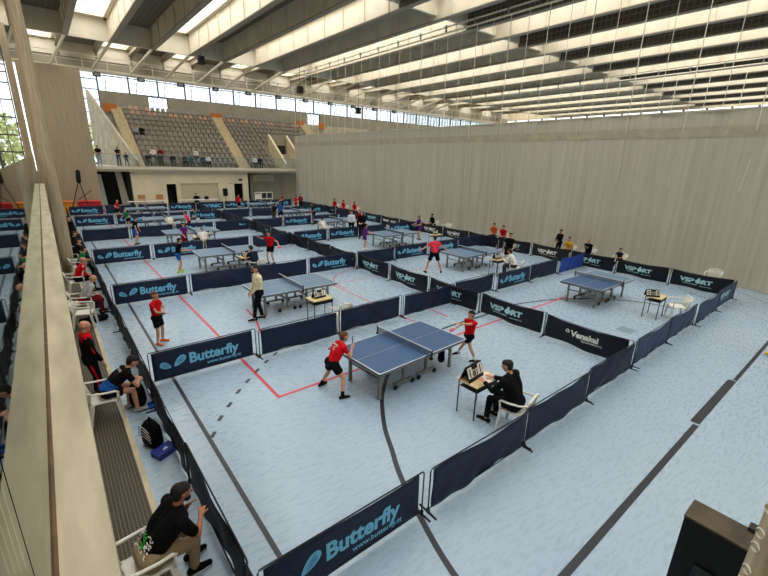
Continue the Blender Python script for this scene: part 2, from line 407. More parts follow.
# struts between the last girder and the catwalk
for n in range(-1, 16):
    x = bx_(n)
    mb = MB().bar((x, Y_GIRD+.2, ZB+.1), (x-1.0, 49.6, 12.25), .14, .18)
    tag(mb.obj('roof_strut', M['palesteel']), 'pale steel strut sloping from the roof girder to the end catwalk', 'strut', 'struts above the end catwalk')
# catwalk across the end windows
cw = empty('catwalk', (0, 0, 0), 0, 'pale steel catwalk with handrail hung across the end windows', 'catwalk')
MB().box(X_LEFT+.2, 70, 49.6, 50.6, 12.02, 12.24).obj('walkway_deck', M['palesteel'], cw)
MB().bar((X_LEFT+.2, 49.65, 13.30), (70, 49.65, 13.30), .07).bar((X_LEFT+.2, 49.65, 12.8), (70, 49.65, 12.8), .045).obj('handrail', M['palesteel'], cw)
mb = MB()
for k in range(40): mb.box(-7+1.9*k, -6.93+1.9*k, 49.62, 49.69, 12.2, 13.30)
mb.obj('railing_post', M['palesteel'], cw)['kind'] = 'stuff'
fl = empty('floodlight', (1.7, 49.3, 11.92), 0, 'small black floodlight under the end catwalk', 'floodlight', 'floodlights under the catwalk')
MB().box(-.3, .3, -.16, .16, -.36, -.02).obj('housing', M['black'], fl); MB().box(-.22, .22, -.18, -.16, -.3, -.08).obj('lens', M['steel'], fl)
MB().bar((0, .1, -.1), (0, .45, .14), .08).obj('bracket', M['black'], fl)
for x in (5.35, 8.95, 12.5, 16, 19.6, 23.2, 26.8, 30.4, 34, 37.6, 41.2):
    copy_tree(fl).location.x = x
# dark ceiling loudspeakers hung from cables
for x, y, z, lab in ((12.28, 41.0, 12.4, 'square black speaker cluster hung near the start of the catwalk'), (30.64, 43.4, 10.2, 'black hanging speaker on a thin cable before the end windows'), (21.46, 40.5, 11.1, 'small black hook block hanging on a chain below the roof')):
    s = empty('hanging_speaker', (x, y, z), 0, lab, 'speaker')
    MB().box(-.25, .25, -.25, .25, 0, .28).box(-.25, .25, -.25, .25, .36, .64).box(-.2, .2, -.2, .2, .28, .36).obj('speaker_box', M['black'], s)
    MB().tube([(0, 0, .6), (0, 0, 13.53-z)], .02, 5).obj('cable', M['black'], s)

# ---------------------------------------------------------------- end wall: windows, brown wall, stand
def window(n, x0, x1, z0, z1, y, mull, tran, diag=True, lab=None):
    mb = MB().box(x0, x0+.07, y-.1, y+.1, z0, z1).box(x1-.07, x1, y-.1, y+.1, z0, z1).box(x0, x1, y-.09, y+.09, z0, z0+.08).box(x0, x1, y-.09, y+.09, z1-.08, z1)
    for x in mull: mb.box(x-.022, x+.022, y-.03, y+.03, z0, z1)
    for z in tran: mb.box(x0, x1, y-.04, y+.04, z-.045, z+.045)
    if diag:
        w = x1-x0
        for t in (.35, .7): mb.bar((x0+w*t-.4, y+.1, z0), (x0+w*t, y+.1, z1), .045)
    o = struct(mb, 'window_%d' % n, M['mullion'], lab)
    p = MB().box(x0+.04, x1-.04, y-.01, y+.0, z0+.04, z1-.04).obj('pane', M['pane'], o)
    return o
wn = 2
x = 5.9
while x < X_RIGHT-.5:                      # clerestory strip
    window(wn, x, x+2.8, 10.95, 13.0, Y_END-.15, [x+.7, x+1.4, x+2.1], [12.5], True); wn += 1; x += 2.8
window(wn, 3.0, 5.9, 3.8, 13.0, Y_END-.15, [3.9, 4.8], [4.9, 6.1, 7.45, 8.85, 10.1, 11.1, 12.05], False, 'tall narrow end window beside the brown concrete wall'); wn += 1
for a in (10.35, 30.0):
    window(wn, a, a+2.0, 9.3, 10.95, Y_END-.15, [a+.5, a+1, a+1.5], [], True); wn += 1
struct(MB().box(X_LEFT, X_RIGHT, 54.7, 55.0, 13.0, 16.1), 'wall_end_upper', M['grey_wall'])
mb = MB()
for a, b in ((5.9, 10.35), (12.35, 30.0), (32.0, X_RIGHT)): mb.box(a, b, 54.7, 55.0, 0, 10.95)
mb.box(10.35, 12.35, 54.7, 55, 0, 9.3).box(30, 32, 54.7, 55, 0, 9.3).box(3.6, 5.9, 54.7, 55, 0, 3.8)
struct(mb, 'wall_end', M['grey_wall'], 'concrete end wall behind the seats')
# left part of the end wall with tall windows
for k in range(5):
    a = -8+1.43*k
    window(wn, a, a+1.43, 3.3, 13.4, 43.55, [a+.72], [4.7, 5.93, 7.2, 8.42, 9.58, 10.3, 10.8, 12.2], False); wn += 1
struct(MB().prism([(-.82, 3.3), (-.36, 3.3), (-.42, 13.5), (-.82, 13.5)], 43.3, 43.8), 'column', M['board_concrete'])
struct(MB().box(-8, 0, 43.3, 43.6, 0, 3.3).box(-.28, 3.62, 43.4, 43.8, 0, 11.2), 'wall_brown', M['board_concrete'], 'tall brown board-marked concrete wall')
# mats, trees outside
def tree(x, y, h, r, lab):
    t = empty('tree', (x, y, -.1), 0, lab, 'tree', 'trees outside the end windows')
    MB().tube([(0, 0, 0), (.15, .1, h*.5), (0, 0, h*.8)], .16, 8, .06).obj('trunk', M['bark'], t, True)
    mb = MB(); rnd = random.Random(int(x*10))
    for i in range(520):
        th, ph, rr = rnd.uniform(0, 2*PI), rnd.uniform(-1, 1), r*rnd.uniform(.35, 1)**.6
        c = Vector((rr*math.cos(th)*math.sqrt(1-ph*ph), rr*math.sin(th)*math.sqrt(1-ph*ph), h*.72+rr*ph*1.1))
        a = Vector((rnd.gauss(0, 1), rnd.gauss(0, 1), rnd.gauss(0, 1))).normalized(); b = a.orthogonal().normalized(); s = .3
        mb.add([c+a*s, c+b*s, c-a*s, c-b*s], [(0, 1, 2, 3)])
    mb.obj('crown', M['leaf'], t)
tree(-3.2, 62, 8.5, 2.6, 'green tree outside the tall end windows, nearest the leaning column')
tree(-9.5, 64, 7.5, 2.2, 'green tree outside the tall end windows, at the picture edge')
tree(7.2, 70, 8.5, 2.8, 'green tree seen through the narrow window beside the stand')

# balcony and lower facade
struct(MB().box(3.36, 76, 43.95, 54.7, 3.36, 3.72), 'balcony_floor', M['palesteel'])
struct(MB().box(3.36, 76, 43.9, 43.97, 3.3, 3.5), 'trim_2', M['grey_wall'])
FY = 44.35
mb = MB().box(6.2, 9.03, FY, FY+.3, 0, 3.36).box(9.03, 9.9, FY, FY+.3, 2.17, 3.36).box(9.9, 10.25, FY, FY+.3, 0, 3.36).box(10.25, 13.9, FY, FY+.3, 2.22, 3.36).box(13.9, 14.62, FY, FY+.3, 0, 3.36)
mb.box(14.62, 16.42, FY, FY+.3, 2.17, 3.36).box(16.42, 17.2, FY, FY+.3, 0, 3.36)
struct(mb, 'wall_facade', M['pale_wall'], 'cream wall with doors under the balcony')
struct(MB().box(17.0, 17.2, FY, 46.3, 0, 3.36), 'wall_recess_side', M['grey_wall']); struct(MB().box(17.2, 24, 46.0, 46.3, 0, 3.36), 'wall_recess', M['grey_wall'])
struct(MB().box(10.25, 13.9, FY+.12, FY+.2, 0, 2.22), 'door_1', mat('shutter', (196, 182, 154), .6))
struct(MB().box(14.66, 15.5, FY+.05, FY+.12, 0, 2.15), 'door_2', M['pale_wall'])
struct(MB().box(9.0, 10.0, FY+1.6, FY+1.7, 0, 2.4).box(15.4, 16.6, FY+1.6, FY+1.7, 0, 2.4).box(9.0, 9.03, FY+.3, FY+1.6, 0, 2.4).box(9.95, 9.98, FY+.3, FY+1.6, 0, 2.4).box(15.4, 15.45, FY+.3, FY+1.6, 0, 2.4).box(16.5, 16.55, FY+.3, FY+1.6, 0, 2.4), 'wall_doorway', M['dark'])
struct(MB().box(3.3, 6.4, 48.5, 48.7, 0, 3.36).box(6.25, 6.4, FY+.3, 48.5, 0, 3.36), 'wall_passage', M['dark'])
struct(MB().prism([(3.75, 0), (4.5, 0), (4.3, 2.9), (3.75, 2.9)], 48.35, 48.45), 'painted_doorway_light', M['white'], 'white sheet painted for doorway light at the back of the dark passage')  # white paint stands for the light coming through the doorway
struct(MB().prism([(5.35, 0), (5.9, 0), (5.5, 3.36), (5.1, 3.36)], 44.7, 45.2), 'column', M['grey_wall'])
tag(MB().box(18.2, 20.7, 45.96, 45.995, 2.28, 3.04).obj('banner', mat('pale_banner', (186, 178, 158), .7)), 'pale rectangular banner on the grey recessed wall', 'banner')
tag(MB().box(16.0, 16.4, FY-.03, FY, 2.45, 2.65).obj('sign', M['darkgrey']), 'small dark sign above the open facade doorway', 'sign')
# glass guard of the balcony
bg = empty('balcony_guard', (0, 0, 0), 0, 'clear glass guard along the front edge of the balcony', 'guard')
for k in range(8): MB().box(3.45+2.4*k, 5.8+2.4*k, 44.0, 44.015, 3.72, 4.75).obj('pane', M['pane'], bg)
MB().bar((3.45, 44.0, 4.78), (22.6, 44.0, 4.78), .05).obj('top_rail', M['steel'], bg)

# seating stand
RI, RD, NR, RY0 = .52, .82, 11, 45.3
mb = MB()
for i in range(NR+1):
    mb.box(6.3, 40, RY0-.1+RD*i, RY0-.1+RD*(i+1)+.02, 3.7, 3.75+RI*i)
struct(mb, 'seating_tier', M['concrete'], 'stepped concrete stand under the seats')
def aisle(x0, x1, skew=0):
    mb = MB()
    for i in range(NR):
        for h in (0, 1):
            mb.box(x0+skew*i, x1+skew*i, RY0-.4+RD*i+.4*h, RY0+.45+RD*i, 3.74+RI*i, 3.76+RI*(i+.5*(h+1)))
    struct(mb, 'stand_stairs', M['step_tan'])
aisle(6.55, 7.55, -.0); aisle(16.35, 17.5, .02); aisle(28.0, 29.2)
for x0, x1 in ((5.9, 7.1), (16.5, 17.8), (27.6, 28.6), (30.9, 31.9)):
    tag(MB().box(x0, x1, 53.2, 53.28, 8.9, 9.7).obj('orange_panel', M['orange']), {5.9: 'orange panel at the head of the stairs beside the flared concrete wall', 16.5: 'orange panel at the head of the stairs between the two seat blocks', 27.6: 'orange panel just above the top corner of the grey curtain', 30.9: 'orange panel standing alone above the grey curtain'}[x0], 'panel')
# flared side wall of the stand
mb = MB(); mb.add([(6.8, 44.3, 3.72), (6.8, 44.3, 4.3), (4.7, 54.2, 10.9), (4.7, 54.2, 3.72), (7.0, 44.3, 3.72), (7.0, 44.3, 4.3), (4.95, 54.2, 10.9), (4.95, 54.2, 3.72)],
       [(0, 1, 2, 3), (7, 6, 5, 4), (0, 4, 5, 1), (1, 5, 6, 2), (2, 6, 7, 3), (3, 7, 4, 0)])
struct(mb, 'wall_stand_side', M['concrete'], 'sloping concrete side wall of the seating stand')
# vomitory
mb = MB().prism([(44.2, 3.72), (44.2, 4.25), (48.6, 7.5), (48.6, 3.72)], 21.35, 21.6, 'x').prism([(44.2, 3.72), (44.2, 4.25), (48.6, 7.5), (48.6, 3.72)], 23.6, 23.85, 'x')
struct(mb, 'wall_vomitory', M['pale_wall'])
struct(MB().box(21.6, 23.6, 48.4, 48.7, 3.72, 7.5), 'wall_vomitory_back', M['grey_wall']); struct(MB().box(22.3, 23.4, 48.35, 48.42, 3.9, 6.3), 'opening_shade', M['dark'])  # dark sheet paints the shade of the vomitory opening
for k in range(9):
    pass
def seat_mesh(m):
    mb = MB().box(-.2, .2, -.2, .2, .36, .40).add([(-.2, .14, .46), (.2, .14, .46), (.2, .2, .46), (-.2, .2, .46), (-.19, .24, .80), (.19, .24, .80), (.19, .28, .80), (-.19, .28, .80)],
        [(0, 3, 2, 1), (4, 5, 6, 7), (0, 1, 5, 4), (1, 2, 6, 5), (2, 3, 7, 6), (3, 0, 4, 7)]).box(-.05, .05, 0, .12, 0, .38).box(-.05, .05, .12, .17, .34, .5)
    return mb.mesh('stand_seat', m)
sm, smt = seat_mesh(M['seat']), seat_mesh(M['seat_top'])
ROWW = ['front row', 'second row', 'third row', 'fourth row', 'fifth row', 'sixth row', 'seventh row', 'eighth row', 'ninth row', 'tenth row', 'top row']
nseat = 0; spots = []
for i in range(NR):
    for k in range(17): spots.append((i, 7.9+.525*k, 'block nearer the brown wall'))
    for k in range(6): spots.append((i, 18.0+.525*k, 'block beside the grey curtain'))
    if i >= 5:
        for k in range(13): spots.append((i, 21.3+.525*k, 'block beside the grey curtain'))
extra = MB()
for i, x, blk in spots:
    y, z = RY0+.25+RD*i, 3.75+RI*i
    if nseat < 300:
        o = link('stand_seat', smt if i >= 9 and (int(x*3) % 5 < 3) else sm, None, (x, y, z)); nseat += 1
        tag(o, 'taupe plastic stand seat, %s, %s' % (ROWW[i], blk), 'seat', 'seats in the %s, %s' % (ROWW[i], blk))
    else:
        extra.add([(v.co.x+x, v.co.y+y, v.co.z+z) for v in sm.vertices], [tuple(p.vertices) for p in sm.polygons])
if extra.v: tag(extra.obj('stand_seat', M['seat']), 'last taupe seats at the far upper end of the stand', 'seat', kind='stuff')

# ---------------------------------------------------------------- divider curtain, tracks and cables
def curtain():
    c = empty('divider_curtain', (22.5, 0, 0), 0, 'huge taupe divider curtain hanging in soft folds along the hall', 'curtain')
    ys = [-13.5+.14*i for i in range(int((44.3+13.5)/.14)+1)]
    zs = [.03, .5, 1.2, 2, 3, 4, 5, 5.8, 6.15]
    zt = [6.58, 7.22]
    def amp(y, z):
        a = (1-z/7.3)
        f = .07*math.sin(y*3.1+.6*math.sin(y*.7))*(.25+a)+.05*math.sin(y*7.3+2*math.sin(y*.31))*(.15+a)+.16*math.sin(y*.55+1.3)*a
        return -f
    def sheet(zz, m, name, off=0):
        mb = MB(); n = len(ys)
        vs = [(amp(y, z)+off, y, z) for z in zz for y in ys]+[(amp(y, z)+off+.02, y, z) for z in zz for y in ys]; k = len(zz)*n; fs = []
        for i in range(len(zz)-1):
            for j in range(n-1):
                fs.append((i*n+j, (i+1)*n+j, (i+1)*n+j+1, i*n+j+1)); fs.append((k+i*n+j, k+i*n+j+1, k+(i+1)*n+j+1, k+(i+1)*n+j))
        mb.add(vs, fs); mb.obj(name, m, c, True)
    sheet(zs, M['curtain'], 'lower_cloth'); sheet([6.15, 6.36, 6.58], M['curtain_band'], 'seam_band', -.012); sheet(zt, M['curtain'], 'upper_cloth')
    MB().bar((0, -13.5, 7.22), (0, 44.3, 7.22), .06).obj('top_tube', M['palesteel'], c)
    for k in range(46):
        y = 43.6-1.225*k; tilt = .12*math.sin(k*1.7); rr = .02 if k % 2 == 0 else .014; zl = 6.35 if k % 2 == 0 else 7.2
        MB().tube([(-.06, y, 13.1), (-.07, y+tilt*.3, 7.3)]+([(amp(y, 6.4)-.03, y+tilt*.4, zl)] if k % 2 == 0 else []), rr, 5).obj('lifting_cable', M['cord'], c)
        if k % 2 == 0 and y < 36: MB().tube([(amp(y+tilt, z)-.03, y+tilt+.05*(5.3-z), z) for z in (5.35, 4.7, 4.0)], .02, 5).obj('cord', M['cord'], c)
    return c
curtain()
struct(MB().box(22.85, 23.0, -13.5, 44.2, 0, .3), 'trim_3', M['grey_wall'])
def track(x, z0, z1, y0, y1, lab, drop=0):
    t = empty('roof_track', (x, 0, 0), 0, lab, 'track')
    MB().tube([(0, y0, z1), (0, y1, z1)], .05, 8).obj('upper_pipe', M['palesteel'], t)
    MB().tube([(0, y0, z0), (0, y1, z0)], .06, 8).obj('lower_pipe', M['palesteel'], t)
    mb = MB(); y = y0+.5
    while y < y1: mb.box(-.05, .05, y, y+.06, z0, z1+.1).lathe([(.11, -.05), (.11, .05)], (0, y+.03, z1), 8, 'y'); y += 2.45
    mb.obj('bracket', M['steel'], t)['kind'] = 'stuff'
    if x > 30:
        for k in range(14): MB().tube([(0, 30-2.45*k, 13.0), (0, 30-2.45*k, 7)], .03, 5).obj('cable', M['cord'], t)
    return t
track(22.5, 13.08, 13.42, -13, 43.5, 'twin pipe track with brackets above the divider curtain')
track(45.6, 13.0, 13.4, -13, 43.5, 'twin pipe track far beyond the divider curtain')
# rolled net hanging beside the ledge
mb = MB(); n = 14; zz = [0, .8, 1.6, 2.4, 3.2, 4.2, 5.5, 7, 8.5, 10, 11.7, 13.45]; vs = []; fs = []
for i, z in enumerate(zz):
    t = z/13.45; cx = .24-.08*t; r = .215-.03*t
    for k in range(n):
        a = 2*PI*k/n; rr = r*(1+.10*math.sin(5*a+z)+.05*math.sin(9*a-z*2)); vs.append((cx+rr*math.cos(a), 21.2+rr*math.sin(a)*.8, z))
for i in range(len(zz)-1):
    for k in range(n): fs.append((i*n+k, i*n+(k+1) % n, (i+1)*n+(k+1) % n, (i+1)*n+k))
fs.append(tuple(range(n-1, -1, -1))); fs.append(tuple((len(zz)-1)*n+k for k in range(n)))
mb.add(vs, fs); tag(mb.obj('rolled_net', M['net'], None, True), 'tall bundle of rolled beige netting hanging from roof beside the ledge end', 'net')

# ================================================================ court barriers
def cloth_fn(var, top=0.0):
    """bulge of a barrier cloth at (x, z), towards the front"""
    def f(x, z, L=2.14, H=.66):
        u, v = x/L, z/H
        if var == 0: return .006*math.sin(7*u+3*v)
        if var == 1: return .06*math.sin(PI*u)*math.sin(PI*min(1, v*1.1))+.018*math.sin(9*v+6*abs(u-.5)*3)*math.sin(PI*u)
        if var == 2: return .03*math.sin(6.3*u+4*v)*math.sin(PI*u)+.014*math.sin(23*u-7*v)*(1-v)
        return .02*math.sin(14*u+5*v)*(1-.4*v)+.02*math.sin(PI*u)
    return f
def sag_fn(top):
    return lambda x, L=2.14: -top*math.sin(PI*max(0, min(1, x/L)))
PL = 2.35
_bm = {}
def cloth_mesh(var, top, m):
    key = (var, top, m.name)
    if key in _bm: return _bm[key]
    f = cloth_fn(var); sg = sag_fn(top); nx, nz = 26, 9; mb = MB(); vs = []
    for s in (-1, 1):
        for j in range(nz+1):
            for i in range(nx+1):
                x = .06+2.2*i/nx; z0 = .66*j/nz
                low = .03*math.sin(x*2.9)*(1 if var in (1, 3) else 0)*(1-j/nz)
                vs.append((x, -f(x-.06, z0)+s*.004, .055+z0+sg(x-.06)*(j/nz)+max(-.02, low)))
    k = (nx+1)*(nz+1); fs = []
    for j in range(nz):
        for i in range(nx):
            a = j*(nx+1)+i; fs.append((a, a+1, a+nx+2, a+nx+1)); fs.append((k+a, k+a+nx+1, k+a+nx+2, k+a+1))
    for j in range(nz):
        a = j*(nx+1); fs.append((a, a+nx+1, k+a+nx+1, k+a)); a += nx; fs.append((a, k+a, k+a+nx+1, a+nx+1))
    for i in range(nx):
        a = nz*(nx+1)+i; fs.append((a, a+1, k+a+1, k+a)); fs.append((i, k+i, k+i+1, i+1))
    mb.add(vs, fs); _bm[key] = mb.mesh('barrier_cloth', m, True); return _bm[key]
def print_mesh(kind, var, top):
    key = ('print', kind, var, top)
    if key in _bm: return _bm[key]
    f = cloth_fn(var); sg = sag_fn(top); mb = MB()
    def put(vs, fs, x0, z0, ci=0, off=.0085):
        mb.cur = ci
        # fine subdivision is not needed: the lettering is small next to the folds
        mb.add([(x0+x, -f(x0+x-.06, max(0, z0+y-.055))-off, z0+y+sg(x0+x-.06)*min(1, (z0+y)/.7)) for x, y, *_ in vs], fs)
    def txt(t, size, x0, z0, ci=0, bold=.0, sx=1.0, slant=0):
        vs, fs = text_geo(t, size, bold); put([(x*sx+y*slant, y, 0) for x, y, *_ in vs], fs, x0, z0, ci)
    def leaf(cx, cz, a, L, Wd, ci, off):
        pts = []; n = 16
        for i in range(n):
            t = 2*PI*i/n; px = L*math.cos(t); pz = Wd*math.sin(t)*(1+.35*math.cos(t)); pts.append((cx+px*math.cos(a)-pz*math.sin(a), cz+px*math.sin(a)+pz*math.cos(a), 0))
        put(pts, [tuple(range(n))], 0, 0, ci, off)
    if kind in ('butterfly', 'butterfly_big'):
        leaf(.60, .405, math.radians(40), .16, .078, 0, .0085); leaf(.31, .36, math.radians(150), .125, .070, 0, .0087)
        for t in (-.6, -.2, .2, .6):
            leaf(.61-t*.025, .41+t*.05, math.radians(40), .10, .007, 1, .0105); leaf(.32+t*.02, .36+t*.05, math.radians(152), .08, .006, 1, .0105)
        txt('Butterfly', .34, .79, .29, 0, .012, .93); txt('www.butterfly.tt', .115, 1.17, .155, 0, .002, 1.02)
    elif kind in ('vsport', 'vsport_white'):
        wv = text_w('VSP', .25, .014)[0]*1.3; txt('VSP', .25, .40, .33, 0, .014, 1.3, .12); x_ = .40+wv+.135; txt('RT', .25, x_+.115, .33, 0, .014, 1.3, .12)
        n = 20
        put([(x_+.105*math.cos(2*PI*i/n)+.02, .415+.092*math.sin(2*PI*i/n), 0) for i in range(n)], [tuple(range(n))], 0, 0, 0, .0085)
        put([(x_+.05*math.cos(2*PI*i/8)+.035, .535+.035*math.sin(2*PI*i/8), 0) for i in range(8)], [tuple(range(8))], 0, 0, 0, .0085)
        txt('TENIS DE MESA', .075, .52, .235, 0, .001, 1.1); txt('www.vsport.es', .065, 1.16, .205, 0, .001, 1.1)
    elif kind == 'venakal':
        leaf(.72, .47, .4, .06, .055, 0, .0085); leaf(.72, .47, .4, .028, .028, 2, .0105)
        txt('Venakal', .235, .82, .36, 0, .012, 1.0, .05); txt('EQUIPAMIENTO', .07, 1.12, .27, 0, .001, 1.1)
    elif kind == 'donic':
        txt('DONIC', .42, .3, .22, 0, .016, 1.25, .2)
    elif kind == 'small_wing':
        leaf(1.72, .42, math.radians(160), .14, .05, 0, .0085); leaf(1.95, .42, math.radians(-10), .10, .03, 0, .0087)
    elif kind == 'blocks':
        txt('VSPORT', .2, .25, .34, 0, .016, 1.1); txt('VSPORT', .2, 1.25, .34, 0, .016, 1.0)
    c = {'vsport': M['cyan_pale'], 'vsport_white': M['print_white'], 'venakal': M['print_white'], 'blocks': M['print_white']}.get(kind, M['cyan'])
    _bm[key] = mb.mesh('printed_lettering', [c, M['wing_mid'], M['navy_dark']]); return _bm[key]
def frame_mesh():
    if 'frame' not in _bm:
        mb = MB().tube([(.0, 0, .03), (0, 0, .70), (.02, 0, .735), (.05, 0, .74), (PL-.05, 0, .74), (PL-.02, 0, .735), (PL, 0, .70), (PL, 0, .03)], .011, 6)
        mb.tube([(0, 0, .06), (PL, 0, .06)], .009, 6)
        _bm['frame'] = mb.mesh('barrier_frame', M['blackmetal'], True)
        _bm['foot'] = MB().box(-.012, .012, -.17, .17, 0, .02).box(-.018, .018, -.02, .02, 0, .07).mesh('barrier_foot', M['blackmetal'])
        _bm['flatframe'] = _bm['frame']
    return _bm['frame']
frame_mesh()
def barrier(x, y, rz, m, kind=None, var=0, top=0.0, label='', L=PL, lean=0):
    r = empty('court_barrier', (x, y, 0), rz, label, 'barrier')
    sx = L/PL; r.scale = (sx, 1, 1)
    o = link('frame', _bm['frame'], r)
    if top > .02:   # a drooping cloth hangs from two posts only
        key = ('post', round(top, 2))
        if key not in _bm:
            mb = MB(); mb.tube([(0, 0, .03), (0, 0, .73)], .011, 6).tube([(PL, 0, .03), (PL, 0, .73)], .011, 6).tube([(PL*t/10, 0, .725-top*math.sin(PI*t/10)) for t in range(11)], .007, 5)
            _bm[key] = mb.mesh('barrier_frame', M['blackmetal'], True)
        o.data = _bm[key]
    link('cloth', cloth_mesh(var, top, m), r)
    if kind: link('lettering', print_mesh(kind, var, top), r)
    for fx in (.0, PL): link('foot', _bm['foot'], r, (fx, 0, 0))
    return r
ORD = ['first', 'second', 'third', 'fourth', 'fifth', 'sixth', 'seventh', 'eighth', 'ninth', 'tenth', 'eleventh', 'twelfth', 'thirteenth', 'fourteenth', 'fifteenth', 'sixteenth', 'seventeenth']
ROWN = ['frontmost', 'second', 'third', 'fourth', 'fifth', 'sixth', 'rearmost']
ROWY = [3.17, 9.12, 15.25, 21.62, 27.85, 34.05, 40.65]
# kinds: B wing-logo lettering, P plain, S small logo, D big slanted letters, R royal blue plain, L plain with painted sheen
LROW = ['BPPP', 'BPPP', 'BPPB', 'BBPP', 'PPBS', 'BBPB', 'BPPB']
RROW = ['LLLV', 'PBPR', 'PBBP', 'BBPB', 'PBPP', 'PPPB', 'DBPB']
DESC = {'B': 'navy barrier with light blue wing logo lettering', 'P': 'plain dark navy barrier', 'S': 'navy barrier with small light blue wing mark', 'D': 'navy barrier with big slanted light blue letters',
        'R': 'bright royal blue plain barrier', 'L': 'plain navy barrier, sheen painted into its cloth', 'V': 'navy barrier, painted sheen, light cyan lettering'}
MK = {'B': ('navy', 'butterfly'), 'P': ('navy', None), 'S': ('navy', 'small_wing'), 'D': ('navy', 'donic'), 'R': ('royal', None), 'L': ('navy_painted_sheen', None), 'V': ('navy_painted_sheen', 'vsport')}
for r in range(7):
    for side, row, x0, where in ((0, LROW[r], 1.10, 'the gallery walkway'), (1, RROW[r], 10.78, 'the middle divider')):
        for k, ch in enumerate(row):
            if side == 1 and r == 2 and k == 3: pass
            mk, kd = MK[ch]; yj = [0, .05, -.04, .03][(k+r) % 4]
            if r == 0 and side == 0: yj = [0, -.03, 0, .06][k]
            x = x0+2.385*k-(.06 if r == 0 and k == 0 and side == 0 else 0); ang = [0.0, .012, -.01, .006][(k*2+r) % 4]
            var = 0 if kd else [1, 2, 3][(k+r) % 3]
            if ch == 'L': var = 2
            barrier(x, ROWY[r]+yj+(.08 if side else 0), ang, M[mk], kd, var, 0.0 if kd else [.0, .02, .01][(k+r) % 3],
                    '%s, %s in %s row from %s' % (DESC[ch], ORD[k], ROWN[r], where))
# side lines (run away from the camera); text faces the camera's side
def side_line(x, y0, specs, where, pitch=2.33, jitter=.05):
    y = y0
    for k, (mk, kd, top) in enumerate(specs):
        y1 = y+pitch
        d = {None: 'plain %s barrier', 'vsport': '%s barrier with cyan lettering', 'venakal': '%s barrier with white script lettering', 'vsport_white': '%s barrier with white lettering', 'blocks': '%s barrier with two white words', 'small_wing': '%s barrier with small wing mark'}[kd]
        cn = {'navy_dark': 'dark navy', 'navy': 'navy', 'blackcloth': 'black'}[mk]
        j = jitter*math.sin(k*2.1)
        barrier(x+j*.6, y1-.0, -PI/2+jitter*.3*math.sin(k*1.3), M[mk], kd, 3 if top > .03 else (0 if kd else 2), top, '%s, %s %s from the front row' % (d % cn, ORD[k], where), pitch+.01)
        y = y1+.015
side_line(.98, 1.0, [('navy_dark', None, .015*(k % 3)) for k in range(17)], 'along the gallery walkway', 2.35, .02)
side_line(10.62, 3.3, [('navy_dark', 'venakal', .05), ('navy_dark', 'vsport', .05), ('navy_dark', 'vsport', .04), ('navy_dark', 'vsport', .05), ('navy_dark', 'vsport', .04)]+[('navy_dark', 'small_wing', .06)]+[('navy_dark', None, .08)]*3+[('navy_dark', 'small_wing', .05)]+[('navy_dark', None, .05)]*6, 'along the middle divider', 2.33, .06)
side_line(20.42, 3.3, [('navy_dark', 'vsport', .05), ('navy_dark', 'vsport', .05), ('navy_dark', 'vsport', .03), ('blackcloth', 'vsport_white', .04), ('navy_dark', 'vsport', .04), ('navy_dark', None, .05), ('blackcloth', 'vsport_white', .04), ('blackcloth', 'vsport_white', .05),
          ('navy_dark', 'small_wing', .05), ('blackcloth', 'blocks', .05), ('navy', 'vsport', .03)]+[('navy_dark', 'small_wing', .05), ('navy_dark', None, .05)]*2+[('navy_dark', None, .05)], 'beside the grey curtain', 2.22, .05)

# ================================================================ table tennis tables
def table_protos(topm, fr):
    """meshes of one table, its length along local x, centre at the origin"""
    g = {}
    for s in (-1, 1):
        mb = MB(); x0, x1 = (.004, 1.37) if s > 0 else (-1.37, -.004)
        mb.box(x0, x1, -.7625, .7625, .738, .76); mb.cur = 1
        e = .0008
        mb.box(x0, x1, -.7625, -.7425, .76, .76+e).box(x0, x1, .7425, .7625, .76, .76+e).box(x0, x1, -.0022, .0022, .76, .76+e)
        xe = x1 if s > 0 else x0
        mb.box(min(xe, xe-s*.02), max(xe, xe-s*.02), -.7425, .7425, .76, .76+e)
        mb.cur = 2; mb.box(x0+.02, x1-.02, -.74, -.71, .68, .738).box(x0+.02, x1-.02, .71, .74, .68, .738).box(xe-.04 if s > 0 else xe+.01, xe-.01 if s > 0 else xe+.04, -.71, .71, .68, .738)
        g['half', s] = mb.mesh('tabletop_half', [topm, M['tt_line'], fr])
        mb = MB()
        for yy in (-.69, .69): mb.box(xe-s*.16-.035, xe-s*.16+.035, yy-.025, yy+.025, 0.03, .70)
        g['legmesh'] = MB().box(-.035, .035, -.025, .025, .04, .70).box(-.04, .04, -.03, .03, 0, .04).mesh('table_leg', fr)
        mb = MB()
        for yy in (-.42, .42): mb.bar((s*.08, yy, .12), (s*.65, yy, .12), .07, .05).bar((s*.36, yy, .12), (s*.36, yy, .70), .06).bar((s*.36, yy, .45), (s*.95, yy, .69), .03)
        mb.bar((s*.36, -.42, .40), (s*.36, .42, .40), .05).bar((s*.36, -.42, .69), (s*.36, .42, .69), .05)
        g['under', s] = mb.mesh('undercarriage', fr)
        g['rail', s] = MB().bar((s*1.13, -.5, .45), (s*1.13, .5, .45), .03).mesh('leg_brace', fr)
    g['wheel'] = MB().lathe([(.02, -.018), (.055, -.018), (.06, 0), (.055, .018), (.02, .018)], (0, 0, .06), 12, 'y').mesh('wheel', M['black'], True)
    mb = MB()
    g['net'] = None
    g['post'] = MB().box(-.012, .012, -.012, .012, .70, .918).box(-.03, .03, -.02, .06, .70, .735).mesh('net_post', M['black'])
    return g
